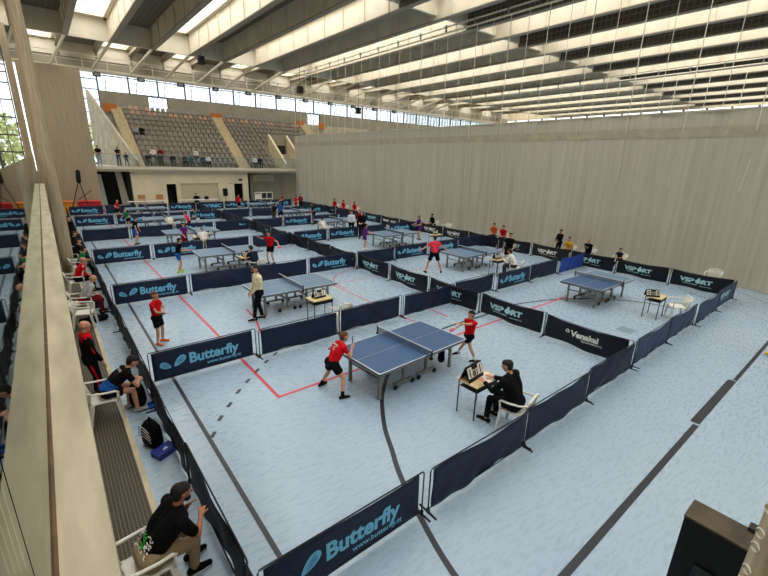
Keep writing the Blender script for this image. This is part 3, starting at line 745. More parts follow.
def net_mat():
    m = glass_mat('net_mesh', (150, 156, 170), 0.0); nt = m.node_tree
    tr = [n for n in nt.nodes if n.type == 'BSDF_TRANSPARENT'][0]; tr.inputs[0].default_value = (1, 1, 1, 1)
    df = nt.nodes.new('ShaderNodeBsdfDiffuse'); df.inputs[0].default_value = srgb(70, 82, 104)
    mx = nt.nodes.new('ShaderNodeMixShader'); mx.inputs[0].default_value = .42
    nt.links.new(tr.outputs[0], mx.inputs[1]); nt.links.new(df.outputs[0], mx.inputs[2]); nt.links.new(mx.outputs[0], nt.nodes['Material Output'].inputs[0])
    return m
M['net_mesh'] = net_mat()
_netm = MB().box(-.003, .003, -.9, .9, .765, .90).mesh('net_cloth', M['net_mesh'])
_nett = MB().box(-.007, .007, -.9, .9, .895, .917).mesh('net_tape', M['tt_line'])
TB = {'blue': table_protos(M['tt_blue'], M['tt_frame']), 'grey': table_protos(M['tt_grey'], M['tt_frame'])}
TB['blue_glare'] = dict(TB['blue']); TB['blue_glare']['half', 1] = TB['grey']['half', 1]  # far half takes the grey top: glare put into its colour
def tt_table(x, y, rot, kind, label):
    g = TB[kind]; r = empty('table_tennis_table', (x, y, 0), rot, label, 'table')
    for s in (-1, 1):
        link('tabletop_half', g['half', s], r)
        u = link('undercarriage', g['under', s], r); link('leg_brace', g['rail', s], r)
        for yy in (-.46, .46):
            for wx in (.10, .63): link('wheel', g['wheel'], u, (s*wx, yy, 0))
        for yy in (-.5, .5): link('leg', g['legmesh'], r, (s*1.13, yy, 0))
    n = link('net', _netm, r); link('net_tape', _nett, n)
    for s in (-1, 1):
        p = link('net_post', g['post'], r, (0, s*.89, 0)); p.rotation_euler.z = PI if s > 0 else 0
    return r
tt_table(5.83, 6.40, .053, 'blue', 'large blue table tennis table in the frontmost court, two red-shirted boys playing')
tt_table(5.89, 12.18, .0, 'grey', 'blue-grey table tennis table behind the cream-hooded man')
tt_table(15.57, 6.43, .0, 'blue_glare', 'blue table tennis table standing unused in the front court beside the curtain')
tt_table(5.95, 18.48, -.02, 'grey', 'grey table tennis table where a dark-shirted umpire sits by the front barrier')
tt_table(6.0, 24.75, .0, 'grey', 'grey table tennis table behind the white-shirted umpire')
tt_table(5.95, 30.9, .0, 'grey', 'far grey table tennis table beyond the umpire in white, near the green-shirted child')
tt_table(5.95, 37.4, .0, 'grey', 'rearmost grey table tennis table on the gallery side, below the balcony passage')
tt_table(15.55, 12.45, .0, 'grey', 'grey-blue table tennis table in front of the pink-shirted man with spread arms')
tt_table(15.75, 18.55, .0, 'grey', 'grey-blue table tennis table between two players in purple')
tt_table(15.7, 24.9, .0, 'grey', 'grey table tennis table behind the man in white shirt on the curtain side')
tt_table(15.6, 31.0, .0, 'grey', 'far grey table tennis table beside the player in blue shirt')
tt_table(15.6, 37.4, .0, 'grey', 'rearmost grey table tennis table on the curtain side, by the red-shirted player')

# ================================================================ chairs, small tables, score boards
def chair_meshes():
    g = {}
    m = M['plastic']; mb = MB(); n = 9; vs = []
    for j in range(n+1):
        for i in range(n+1):
            x = -.21+.42*j/n; w = .215+.02*j/n; yy = -w+2*w*i/n
            vs.append((x, yy, .435+.012*((i-n/2)/(n/2))**2+.015*max(0, j/n-.7)*-2))
    k = (n+1)**2; vs += [(a, b, c-.02) for a, b, c in vs]; fs = []
    for j in range(n):
        for i in range(n): a = j*(n+1)+i; fs += [(a, a+n+1, a+n+2, a+1), (k+a, k+a+1, k+a+n+2, k+a+n+1)]
    for i in range(n): fs += [(i, i+1, k+i+1, k+i), (k+n*(n+1)+i, k+n*(n+1)+i+1, n*(n+1)+i+1, n*(n+1)+i)]; a = i*(n+1); b = a+n; fs += [(a, k+a, k+a+n+1, a+n+1), (b, b+n+1, k+b+n+1, k+b)]
    mb.add(vs, fs); g['seat'] = mb.mesh('seat', m, True)
    mb = MB()                                            # slatted curved back with a rounded top
    for t in range(7):
        yy = -.18+.06*t; mb.bar((-.205-.02*math.cos(yy*7), yy, .44), (-.285-.02*math.cos(yy*7), yy, .76-.5*yy*yy), .036, .012, (1, 0, 0))
    pts = [(-.30-.01*math.cos(a*1.0), .225*math.sin(a), .80-.0*abs(a)-.06*(1-math.cos(a))) for a in [(-90+18*q)*PI/180 for q in range(11)]]
    mb.tube(pts, .022, 8)
    mb.bar((-.2, -.2, .43), (-.30, -.225, .75), .03, .03).bar((-.2, .2, .43), (-.30, .225, .75), .03, .03)
    g['back'] = mb.mesh('backrest', m, True)
    for s in (-1, 1):
        g['arm', s] = MB().tube([(-.29, s*.23, .70), (-.15, s*.27, .665), (.05, s*.285, .65), (.18, s*.275, .645), (.225, s*.26, .60)], .02, 8).tube([(.215, s*.258, .61), (.20, s*.24, .43)], .019, 8).mesh('armrest', m, True)
        for f in (0, 1):
            x = .19 if f else -.19; x2 = .235 if f else -.26
            g['leg', s, f] = MB().prism([(x2-.02, 0), (x2+.02, 0), (x+.035, .43), (x-.035, .43)], s*.205, s*.245).mesh('leg', m)
    return g
CH = chair_meshes()
def chair(x, y, yaw, label):
    r = empty('plastic_chair', (x, y, 0), yaw, label, 'chair')
    link('seat', CH['seat'], r); link('backrest', CH['back'], r)
    for s in (-1, 1):
        link('armrest', CH['arm', s], r)
        for f in (0, 1): link('leg', CH['leg', s, f], r)
    return r
_dt = MB().box(-.35, .35, -.25, .25, .715, .74).mesh('tabletop', M['wood']); _ds = MB().box(-.32, .32, -.22, .18, .60, .615).box(-.33, .33, -.23, -.215, .6, .715).mesh('shelf', M['black'])
_dl = MB().tube([(0, 0, 0), (0, 0, .715)], .014, 8).mesh('leg', M['legbrown'], True)
def desk(x, y, yaw, label):
    r = empty('school_desk', (x, y, 0), yaw, label, 'table')
    link('tabletop', _dt, r); link('shelf', _ds, r)
    for sx in (-.31, .31):
        for sy in (-.21, .21): link('leg', _dl, r, (sx, sy, 0))
    return r
def scoreboard(x, y, z, yaw, label, digits='1011'):
    """A-shaped flip score board; local +x is the side that shows the cards"""
    r = empty('score_board', (x, y, z), yaw, label, 'score board')
    MB().add([(.10, -.21, 0), (.10, .21, 0), (.01, .21, .23), (.01, -.21, .23), (.09, -.21, 0), (.09, .21, 0), (0, .21, .23), (0, -.21, .23)], [(0, 1, 2, 3), (7, 6, 5, 4), (0, 4, 5, 1), (1, 5, 6, 2), (2, 6, 7, 3), (3, 7, 4, 0)]).add(
        [(-.10, -.21, 0), (-.10, .21, 0), (-.01, .21, .23), (-.01, -.21, .23), (-.09, -.21, 0), (-.09, .21, 0), (0, .21, .228), (0, -.21, .228)], [(3, 2, 1, 0), (4, 5, 6, 7), (1, 5, 4, 0), (2, 6, 5, 1), (3, 7, 6, 2), (0, 4, 7, 3)]).obj('easel', M['black'], r)
    for s in (1, -1):
        for k, (ch, w, cy_) in enumerate(zip(digits, (.115, .06, .06, .115), (-.14, -.043, .043, .14))):
            h = .15 if w > .1 else .10; z0 = .06
            def P(a, b, o=.004):
                # a across, b up the sloping face
                t = (b)/.23; xx = (.10-.09*t)+o; return (xx*s, a*s, b)
            c = MB().add([P(cy_-w/2, z0, .004), P(cy_+w/2, z0, .004), P(cy_+w/2, z0+h, .004), P(cy_-w/2, z0+h, .004), P(cy_-w/2, z0, .001), P(cy_+w/2, z0, .001), P(cy_+w/2, z0+h, .001), P(cy_-w/2, z0+h, .001)],
                [(0, 1, 2, 3), (7, 6, 5, 4), (0, 4, 5, 1), (1, 5, 6, 2), (2, 6, 7, 3), (3, 7, 4, 0)]).obj('number_card', M['white'], r)
            sz = h*1.05; vs, fs = text_geo(ch, sz, .006); wd = max(v[0] for v in vs)+min(v[0] for v in vs)
            MB().add([P(cy_-wd/2+v[0], z0+h*.12+v[1], .006) for v in vs], fs).obj('digit', M['black'], c)
    return r
# front court
desk(6.03, 4.38, .02, 'small wooden desk with thin brown legs before the umpire in black')
sb_ = scoreboard(5.93, 4.46, .74, -PI/2+.1, 'black flip score board with white cards on the front umpire desk', '1011')
sb_.scale = (1.2, 1.2, 1.3)
tag(MB().box(-.11, .15, -.15, .15, 0, .006).obj('score_sheet', M['white']), 'white sheet of paper on the front umpire desk', 'paper').location = (6.16, 4.27, .741)
chair(6.15, 3.56, 1.75, 'white plastic armchair under the umpire in black')
desk(5.97, 10.4, .02, 'wooden desk with score board behind the barrier with loose end chair')
scoreboard(5.97, 10.45, .74, PI*.5+.1, 'black flip score board with white cards on the desk of the second court', '0101')
chair(6.2, 9.62, 1.6, 'white plastic armchair squeezed behind the second row barrier')
desk(15.3, 4.38, .05, 'small wooden desk in the empty front court beside the curtain')
scoreboard(15.1, 4.45, .74, -2.4, 'black and white flip score board on the desk of the empty court', '0000')
chair(15.75, 3.85, 2.2, 'cream plastic armchair turned toward the desk in the empty court')
chair(21.35, 4.25, PI, 'cream plastic chair behind the last barrier corner by the curtain')
chair(21.35, 19.5, PI, 'white plastic chair behind black barrier beside the curtain, near the purple player')
desk(6.25, 16.95, .05, 'wooden desk used by the dark-shirted umpire of the third court')
scoreboard(6.25, 17.0, .74, -PI/2, 'flip score board in front of the dark-shirted umpire of the third court', '0110')
desk(5.95, 22.75, .05, 'wooden desk used by the white-shirted umpire in the fourth court')
scoreboard(6.35, 22.8, .74, -PI/2, 'flip score board beside the white-shirted umpire of the fourth court', '0110')
desk(15.35, 10.75, .05, 'wooden desk used by the umpire in white beside the royal blue barrier')
scoreboard(15.3, 10.8, .74, -PI/2, 'dark flip score board before the umpire in white near the royal blue barrier', '0110')
desk(17.6, 16.9, .05, 'wooden desk by the purple player who stands near the curtain')
scoreboard(17.6, 16.95, .74, -PI/2, 'black score board on the desk next to the purple player near the curtain', '0110')
t = empty('towel_bag', (6.86, 6.12, 0), .05, 'black drawstring bag hanging under far end of the front table', 'bag')
MB().capsule((0, 0, .18), .09, (0, 0, .45), .07, 10).obj('bag_body', CL['black'], t, True); MB().tube([(0, 0, .5), (0, .01, .68)], .01, 6).obj('drawstring', CL['black'], t)
# ball in flight is at rest in the air in front of the serving boy
tag(MB().lathe([(.002, -.02), (.012, -.016), (.0185, -.008), (.02, 0), (.0185, .008), (.012, .016), (.002, .02)], (7.42, 6.0, 1.32), 12).obj('ping_pong_ball', M['white'], None, True), 'tiny white ball in the air in front of the serving boy', 'ball')

# row of chairs on the walkway
chair(.20, 4.22, .15, 'white plastic armchair under the bearded man at the walkway')
chair(.22, 8.35, -.05, 'white plastic armchair under the bending man with blue jersey')
chair(.28, 13.75, -.25, 'empty white plastic armchair beside the black bag')
chair(.30, 14.75, .05, 'white plastic armchair under the man in grey sweatshirt')
chair(.3, 17.45, .05, 'white plastic armchair under the man in red jacket')

# ================================================================ people
def ik(a, b, l1, l2, pole):
    """middle joint of a two-bone limb from a towards b, bent towards pole; returns joint and reachable end"""
    a, b = Vector(a), Vector(b); d = b-a; L = min(d.length, (l1+l2)*.995); d.normalize(); b = a+d*L
    c = (l1*l1-l2*l2+L*L)/(2*L); h = math.sqrt(max(0, l1*l1-c*c)); p = Vector(pole); p = p-d*p.dot(d)
    if p.length < 1e-4: p = Vector((0, 0, 1))
    p.normalize(); return a+d*c+p*h, b
def person(label, loc, yaw, H=1.7, hip=None, lean=0, side=0, twist=0, head=(0, 0), hands=None, feet=None, top='red', sleeve=.5, bottom='black', leg=.5, shoe='black', sock=None,
           hair='hair_dark', long_hair=False, skin='skin', build=1.0, lod=1, hold=None, knees=None, elbows=None, name='person', z0=0, bald=False, cap=None, face=True, stripes=None, group=None):
    s = H/1.75; hs = s**.35; W = build*1.06
    if hip is None: hip = .925*s
    r = empty(name, (loc[0], loc[1], z0), yaw, label, 'person', group)
    u = Vector((math.sin(math.radians(lean)), math.sin(math.radians(side)), math.cos(math.radians(lean)))).normalized()
    tw = math.radians(twist); v = Vector((-math.sin(tw), math.cos(tw), 0)); v = (v-u*v.dot(u)).normalized(); fw = v.cross(u)
    P = Vector((0, 0, hip)); u2 = (u+Vector((math.sin(math.radians(lean*.35)), 0, 0))).normalized()
    chest = P+u*.30*s; sc = chest+u2*.19*s; nb = sc+u2*.05*s
    hp, hy = math.radians(head[0]), math.radians(head[1])       # pitch down, yaw left
    hu = (Vector((math.sin(math.radians(lean*.5)), 0, math.cos(math.radians(lean*.5))))).normalized()
    hf = Vector((math.cos(hy)*math.cos(hp), math.sin(hy)*math.cos(hp), -math.sin(hp))); hr = hf.cross(Vector((0, 0, 1))).normalized(); hup = hr.cross(hf)
    hc = nb+hu*.055*s+hup*.105*hs+hf*.018
    ha = Vector((0, .095*s, 0)); hipL, hipR = P+ha*.95, P-ha*.95
    shL, shR = sc+v*.175*s*W-u*.02*s, sc-v*.175*s*W-u*.02*s
    ua, fa, th, sk = .285*s, .25*s, .43*s, .42*s
    if hands is None: hands = ((.06, .27, hip-.04), (.06, -.27, hip-.04))
    if feet is None: feet = ((.02, .12, 0), (.02, -.12, 0))
    elbows = elbows or ((-.6, .5, -.4), (-.6, -.5, -.4)); knees = knees or ((1, .1, .2), (1, -.1, .2))
    arms = []; legs = []
    for i, (sh, sg) in enumerate(((shL, 1), (shR, -1))):
        e, w = ik(sh, hands[i], ua, fa, elbows[i]); arms.append((sh, e, w, sg))
    for i, (hj, sg) in enumerate(((hipL, 1), (hipR, -1))):
        a = Vector(feet[i][:3])+Vector((0, 0, .085*s)); k, a = ik(hj, a, th, sk, knees[i]); legs.append((hj, k, a, sg, feet[i][3] if len(feet[i]) > 3 else 0))
    n = 12 if lod == 2 else 8
    vox = {2: .009, 1: .016, 0: .03}[lod]
    def fin(mb, nm, m, parent, vx=vox, it=3):
        o = mb.obj(nm, m, parent, True)
        md = o.modifiers.new('surface', 'REMESH'); md.mode = 'VOXEL'; md.voxel_size = vx; md.use_smooth_shade = True
        if it: sm_ = o.modifiers.new('smooth', 'SMOOTH'); sm_.iterations = it; sm_.factor = .5
        return o
    def torso(mb, g, low=True):
        if low: mb.capsule(hipL, .095*s*W+g, hipR, .095*s*W+g, n)
        mb.capsule(P+u*.02*s, .100*s+g, chest, .096*s+g, n); mb.capsule(chest, .096*s+g, sc-u*.015*s, .080*s+g, n)
        for t in (-1, 1):
            mb.capsule(P+v*.045*s*W*t+u*.02*s, .098*s*W+g, P+v*.05*s*W*t+u*.14*s, .088*s*W+g, n)
            mb.capsule(P+v*.05*s*W*t+u*.14*s, .088*s*W+g, chest+v*.075*s*W*t, .094*s*W+g, n)
            mb.capsule(chest+v*.075*s*W*t, .094*s*W+g, sc+v*.095*s*W*t-u*.03*s, .078*s*W+g, n)
            mb.capsule(sc+v*.10*s*W*t-u*.02*s, .062*s+g, sc+v*.165*s*W*t-u*.025*s, .052*s+g, n)
            mb.capsule(sc+v*.12*s*W*t, .040*s+g*.7, nb, .045*s+g*.7, n)
    body = MB(); torso(body, 0)
    body.capsule(sc+u*.01*s, .058*s, nb+hu*.075*s, .05*s, n)
    # head: skull, face, jaw, nose, ears
    c = hc
    body.capsule(c-hf*.022*hs+hup*.022*hs, .082*hs, c+hf*.012*hs+hup*.02*hs, .078*hs, n)
    body.capsule(c+hf*.02*hs+hup*.0*hs, .070*hs, c+hf*.038*hs-hup*.068*hs, .046*hs, n)
    if lod > 0:
        body.capsule(c+hf*.086*hs+hup*.012*hs, .009*hs, c+hf*.106*hs-hup*.018*hs, .014*hs, 6)
        for t in (-1, 1): body.capsule(c+hr*.08*hs*t-hf*.008*hs+hup*.014*hs, .014*hs, c+hr*.084*hs*t-hf*.012*hs-hup*.016*hs, .012*hs, 6)
    tips = []
    for sh, e, w, sg in arms:
        body.capsule(sh, .048*s*W, e, .036*s, n); body.capsule(e, .038*s, e.lerp(w, .35), .038*s, n); body.capsule(e.lerp(w, .35), .038*s, w, .025*s, n)
        d = (w-e).normalized(); across = d.cross(Vector((0, 0, 1)));
        if across.length < .2: across = Vector((0, 1, 0))
        across.normalize(); nrm = across.cross(d)
        for t in (-1, 0, 1): body.capsule(w+across*.012*s*t, .019*s, w+d*.085*s+across*.026*s*t, .016*s, 8)
        fr_ = max(.0085*s, .0085 if lod == 2 else .011)
        if lod > 0:
            curl = .045
            for q, (o_, l_) in enumerate(((-.033, .060), (-.011, .072), (.011, .068), (.033, .052))):
                a0 = w+d*.085*s+across*o_*s; a1 = a0+(d*.045+across*o_*.25)*s; a2 = a1+(d*(l_-.035)-nrm*curl*.7)*s
                body.capsule(a0, fr_, a1, fr_*.95, 6); body.capsule(a1, fr_*.95, a2, fr_*.8, 6)
            tb = w+d*.025*s-across*sg*.028*s; t1 = tb+(d*.035-across*sg*.034)*s; t2 = t1+(d*.034-across*sg*.008-nrm*.012)*s
            body.capsule(tb, .013*s, t1, .011*s, 6); body.capsule(t1, .011*s, t2, .009*s, 6)
        tips.append((w+d*.09*s-nrm*.02*s, d, across, nrm))
    for hj, k, a, sg, fy in legs:
        body.capsule(hj, .080*s*W, k, .053*s, n); body.capsule(k, .053*s, k.lerp(a, .3), .053*s, n); body.capsule(k.lerp(a, .3), .053*s, a, .034*s, n)
        fd = Vector((math.cos(math.radians(fy)), math.sin(math.radians(fy)), 0)); body.capsule(a-Vector((0, 0, .03*s)), .035*s, a+fd*.13*s-Vector((0, 0, .05*s)), .028*s, n)
    fin(body, 'body', M[skin], r)
    # clothes
    if top:
        g = .014*s; mb = MB(); torso(mb, g, True)
        for sh, e, w, sg in arms:
            if sleeve <= 1: mb.capsule(sh, .062*s*W, sh.lerp(e, max(.35, sleeve)), .056*s if sleeve < 1 else .05*s, n, False, sleeve < 1)
            else:
                mb.capsule(sh, .062*s*W, e, .052*s, n); mb.capsule(e, .052*s, e.lerp(w, .93), .040*s, n, False, True)
        o = fin(mb, 'jacket' if sleeve > 1 else 'shirt', CL[top].copy() if False else CL[top], r, vox*1.05)
        if stripes:
            sm_ = MB()
            for sh, e, w, sg in arms:
                q = v*sg*.058*s
                sm_.capsule(sh+q*.45+u*.045*s-fw*.02, .03*s, sh.lerp(e, .3)+q*.7, .022*s, 8); sm_.capsule(sh.lerp(e, .3)+q*.7, .022*s, e+q*.7, .018*s, 8)
            if stripes == 'red': sm_.capsule(sc-u*.02*s-v*.12*s, .108*s, sc-u*.02*s+v*.12*s, .108*s, 12)
            sm_.obj('sleeve_stripe', CL[stripes], r, True)
            if leg > 1 and stripes == 'red':
                for hj, k, a, sg, fy in legs:
                  sm_ = MB(); sm_.capsule(hj+Vector((-.02, sg*.085, -.05)), .022, k+Vector((-.01, sg*.052, 0)), .02, 8).capsule(k+Vector((-.01, sg*.052, 0)), .02, a+Vector((-.01, sg*.04, 0)), .018, 8)
                  sm_.obj('trouser_stripe', CL[stripes], r, True)
    if bottom:
        mb = MB(); g = .012*s; mb.capsule(hipL, .108*s*W+g, hipR, .108*s*W+g, n)
        for t in (-1, 1): mb.capsule(P+v*.045*s*W*t+u*.0*s, .103*s*W+g, P+v*.045*s*W*t+u*.07*s, .095*s*W+g, n, False, True)
        for hj, k, a, sg, fy in legs:
            if leg <= 1: mb.capsule(hj, .098*s*W, hj.lerp(k, max(.5, leg)), .088*s*W, n, False, True)
            else: mb.capsule(hj, .095*s*W, k, .068*s, n); mb.capsule(k, .068*s, k.lerp(a, .92), .055*s, n, False, True)
        fin(mb, 'trousers' if leg > 1 else 'shorts', CL[bottom], r, vox*1.05)
    for hj, k, a, sg, fy in legs:
        fd = Vector((math.cos(math.radians(fy)), math.sin(math.radians(fy)), 0)); g0 = Vector((a.x, a.y, a.z-.085*s))
        mb = MB().capsule(g0-fd*.045*s+Vector((0, 0, .05*s)), .046*s, g0+fd*.07*s+Vector((0, 0, .045*s)), .044*s, n).capsule(g0+fd*.07*s+Vector((0, 0, .045*s)), .044*s, g0+fd*.165*s+Vector((0, 0, .038*s)), .036*s, n)
        sh_ = mb.obj('shoe', CL[shoe], r, True)
        if lod > 0: MB().capsule(g0-fd*.05*s+Vector((0, 0, .016*s)), .0175*s, g0+fd*.165*s+Vector((0, 0, .016*s)), .0175*s, 8).capsule(g0-fd*.02*s+Vector((0, .025*s, .016*s)), .0175*s, g0+fd*.15*s+Vector((0, .022*s, .016*s)), .0175*s, 8).capsule(g0-fd*.02*s+Vector((0, -.025*s, .016*s)), .0175*s, g0+fd*.15*s+Vector((0, -.022*s, .016*s)), .0175*s, 8).obj('sole', M['white'] if shoe in ('black', 'lime', 'orange') else M['black'], sh_, True)
        if sock: MB().capsule(a-Vector((0, 0, .02*s)), .043*s, a.lerp(k, .28), .047*s, n, True, True).obj('sock', CL[sock], r, True)
    # hair
    if not bald:
        mb = MB(); mb.capsule(c-hf*.040*hs+hup*.032*hs, .088*hs, c+hf*.004*hs+hup*.046*hs, .077*hs, n); mb.capsule(c-hf*.045*hs+hup*.01*hs, .080*hs, c-hf*.045*hs-hup*.04*hs, .06*hs, n)
        if lod > 0: mb.capsule(c+hf*.035*hs+hup*.072*hs+hr*.035*hs, .026*hs, c+hf*.04*hs+hup*.072*hs-hr*.035*hs, .026*hs, 8)
        if long_hair: mb.capsule(c-hf*.07*hs, .055*hs, c-hf*.11*hs-hup*.2*hs, .028*hs, n)
        fin(mb, 'hair', M[hair], r, max(vox, .012), 2)
    elif lod > 0:
        mb = MB().capsule(c-hf*.055*hs-hup*.012*hs, .060*hs, c-hf*.05*hs-hup*.035*hs, .052*hs, n); fin(mb, 'hair', M[hair], r, max(vox, .012), 2)
    if lod == 2 and face:
        for t in (-1, 1): MB().capsule(c+hf*.080*hs+hr*.030*hs*t+hup*.016*hs, .0095*hs, c+hf*.081*hs+hr*.034*hs*t+hup*.016*hs, .009*hs, 6).obj('eye', M['eye'], r, True)
        MB().capsule(c+hf*.083*hs-hr*.018*hs-hup*.052*hs, .006*hs, c+hf*.083*hs+hr*.018*hs-hup*.052*hs, .006*hs, 6).obj('mouth', M['lip'], r, True)
    r['_'] = 0
    del r['_']
    info = dict(root=r, tips=tips, chest=chest, u=u, v=v, fw=fw, s=s, sc=sc, P=P, hc=hc)
    return info
def to_world(r, p):
    a = r.rotation_euler.z; return Vector((r.location.x+p.x*math.cos(a)-p.y*math.sin(a), r.location.y+p.x*math.sin(a)+p.y*math.cos(a), r.location.z+p.z))
def bat(info, i, label, face='red', tilt=0):
    """table tennis bat in hand i, a thing of its own"""
    tip, d, ac, nr = info['tips'][i]; r = info['root']; w = to_world(r, tip); a = r.rotation_euler.z+math.atan2(d.y, d.x)
    o = empty('table_tennis_bat', w, 0, label, 'bat'); o.rotation_euler = (0, -math.asin(max(-1, min(1, d.z)))-tilt, a)
    MB().box(-.05, .05, -.013, .013, -.012, .012).obj('handle', M['wood'], o)
    mb = MB().lathe([(.05, -.006), (.076, -.005), (.076, .005), (.05, .006)], (.12, 0, 0), 16).obj('blade', M['line_red'] if face == 'red' else M['black'], o)
    return o
SIT = .535
def sit_feet(x=.42, w=.12, y=0): return ((x, w+y, 0), (x, -w+y, 0))

# --- front court
a = person('boy in red shirt and black shorts at the near end of front table, back turned', (4.06, 6.62), -.02, 1.50, hip=.71, lean=30, twist=-12, head=(8, -8), feet=((-.06, .37, 0, 10), (.05, -.33, 0, -15)), hands=((.33, .25, .84), (.42, -.12, .98)),
           top='red', bottom='black', leg=.6, sock='black', hair='hair_brown', build=1.14, lod=2)
b_ = bat(a, 1, 'dark table tennis bat held by the red-shirted boy at the near table end', 'black', .9)
b_.rotation_euler = Matrix(((.0, -.63, .776), (0, -.776, -.63), (1, 0, 0))).to_euler(); b_.location.z += .02
r_, s_ = a['root'], a['s']
for t_, sz, dz in (('TENIS MESA', .052, .145), ('CLUB', .038, .09), ('2022', .034, .04)):
    vs, fs = text_geo(t_, sz, .002); wd = max(v[0] for v in vs)
    mb = MB(); ob = a['chest']-a['fw']*(.094*s_+.026) if a['fw'].x > 0 else a['chest']+a['fw']*(.094*s_+.026)
    mb.add([ob-a['v']*(v[0]-wd/2)+a['u']*(v[1]+dz-.03) for v in vs], fs); mb.obj('shirt_print', M['print_white'], r_)
a = person('dark-haired boy in red shirt serving at the far end of front table', (7.64, 5.95), PI-.25, 1.36, hip=.665, lean=-2, twist=18, head=(2, 8), feet=((.12, -.30, 0, 0), (-.10, .22, 0, -20)), hands=((.46, .02, 1.06), (.10, -.34, .80)), knees=((1, .3, .2), (1, -.3, .2)),
           top='red', bottom='black', leg=.6, sock='white', hair='hair_dark', lod=2)
bat(a, 1, 'table tennis bat held low by the serving boy', 'red')
a = person('umpire in black jacket seated at the front desk, back to the front barrier', (6.14, 3.58), 1.75, 1.78, hip=SIT+.02, lean=17, head=(20, 10), feet=((.46, .16, 0), (.40, -.14, 0)), hands=((.56, .20, .84), (.56, -.16, .80)), top='black', sleeve=2, bottom='black', leg=2, shoe='black', hair='hair_dark', build=1.22, lod=2)
a = person('boy in red and black shirt standing with arms folded behind second barrier', (1.70, 11.34), -.75, 1.42, head=(5, 0), hands=((.19, .0, .93), (.21, .02, .86)), elbows=((0, 1, -.8), (0, -1, -.8)), feet=((.0, .12, 0, 15), (.02, -.13, 0, -10)), top='red', bottom='black', leg=.75, shoe='orange', hair='hair_brown', lod=2)
bat(a, 0, 'table tennis bat held by the boy with folded arms', 'black')
person('man in cream hooded top and black trousers standing by the second court table', (4.48, 11.45), PI-.15, 1.74, head=(5, -5), hands=((.22, .12, .92), (.20, -.16, .90)), feet=((.18, .05, 0, 0), (-.10, -.10, 0, -10)), top='cream', sleeve=2, bottom='black', leg=2, shoe='black', hair='hair_dark', build=1.15, lod=2)
# --- third court
a = person('player in red shirt seen from behind, arms spread, at the third court', (7.72, 17.9), PI+.5, 1.6, hip=.82, lean=8, head=(0, 0), hands=((.1, .52, 1.0), (.25, -.42, 1.28)), feet=((0, .16, 0), (0, -.16, 0)), top='red', bottom='black', leg=.6, shoe='black', skin='skin')
bat(a, 0, 'red-faced bat in the outstretched hand of the player in the third court')
person('umpire in dark shirt seated at the desk of the third court', (6.35, 16.25), PI/2+.3, 1.74, hip=SIT, lean=24, head=(20, 0), feet=sit_feet(), hands=((.50, .15, .80), (.5, -.15, .80)), top='navy', sleeve=.5, bottom='darkgrey', leg=2)
chair(6.38, 16.18, PI/2+.3, 'white plastic chair under the dark-shirted umpire of the third court')
a = person('boy in black and blue with bright green shoes in the third court', (3.88, 18.6), -.1, 1.5, hip=.77, lean=12, head=(10, 0), hands=((.38, .1, .95), (.38, -.1, .93)), feet=((.08, .15, 0), (-.05, -.15, 0)), top='black', bottom='blue', leg=.6, shoe='lime')
bat(a, 1, 'bat held in front by the boy with green shoes')
# --- fourth court and beyond, gallery side
person('boy in black shirt and blue shorts with arms hanging in the fourth court', (3.42, 25.95), -.4, 1.55, hip=.80, lean=10, head=(10, 0), hands=((.20, .36, .62), (.25, -.36, .62)), feet=((0, .17, 0), (0, -.17, 0)), top='black', bottom='blue', leg=.75, shoe='black', lod=1)
person('umpire in white shirt seated before the fourth row barrier', (5.95, 22.1), PI/2, 1.7, hip=SIT, lean=18, head=(15, 0), feet=sit_feet(), hands=((.48, .15, .80), (.48, -.15, .80)), top='white', sleeve=.5, bottom='khaki', leg=2, hair='hair_grey', build=1.1, lod=1)
chair(5.95, 22.04, PI/2, 'white plastic chair under the white-shirted umpire of the fourth court')
person('child in purple shirt standing near the white-shirted umpire', (5.2, 22.9), -1.2, 1.45, hands=((.25, .2, .85), (.3, -.2, .85)), top='purple', bottom='darkred', leg=.8, shoe='black', lod=1)
person('player in red shirt stepping forward in the rearmost gallery-side court', (3.85, 36.6), -.5, 1.6, hip=.82, lean=12, hands=((.3, .3, 1.1), (.3, -.35, 1.0)), feet=((.15, .1, 0), (-.15, -.1, 0)), top='red', bottom='black', leg=.55, shoe='white', sock='white', lod=1)
person('child in green shirt near the sixth row barriers', (3.95, 31.9), -2.4, 1.4, hip=.7, lean=18, hands=((.3, .2, .8), (.3, -.2, .8)), top='green', bottom='black', leg=.6, hair='hair_grey', cap=1, lod=1)
person('umpire in white seated behind the fifth row barrier', (5.75, 28.5), PI/2, 1.7, hip=SIT, lean=15, feet=sit_feet(), hands=((.45, .15, .80), (.45, -.15, .80)), top='white', sleeve=.5, bottom='khaki', leg=2, lod=1, hair='hair_grey')
chair(5.75, 28.42, PI/2, 'white chair under the umpire in white behind the fifth row barrier')
person('player in pink shirt near the fifth row barrier', (6.9, 28.6), 2.6, 1.45, hip=.72, lean=22, hands=((.3, .25, .85), (.3, -.25, .85)), top='pink', bottom='darkred', lod=1)
person('player in teal shirt bending beside the one in pink', (7.55, 29.0), 2.8, 1.6, hip=.8, lean=18, hands=((.3, .25, .95), (.3, -.25, .85)), top='teal', bottom='paleblue', lod=1)
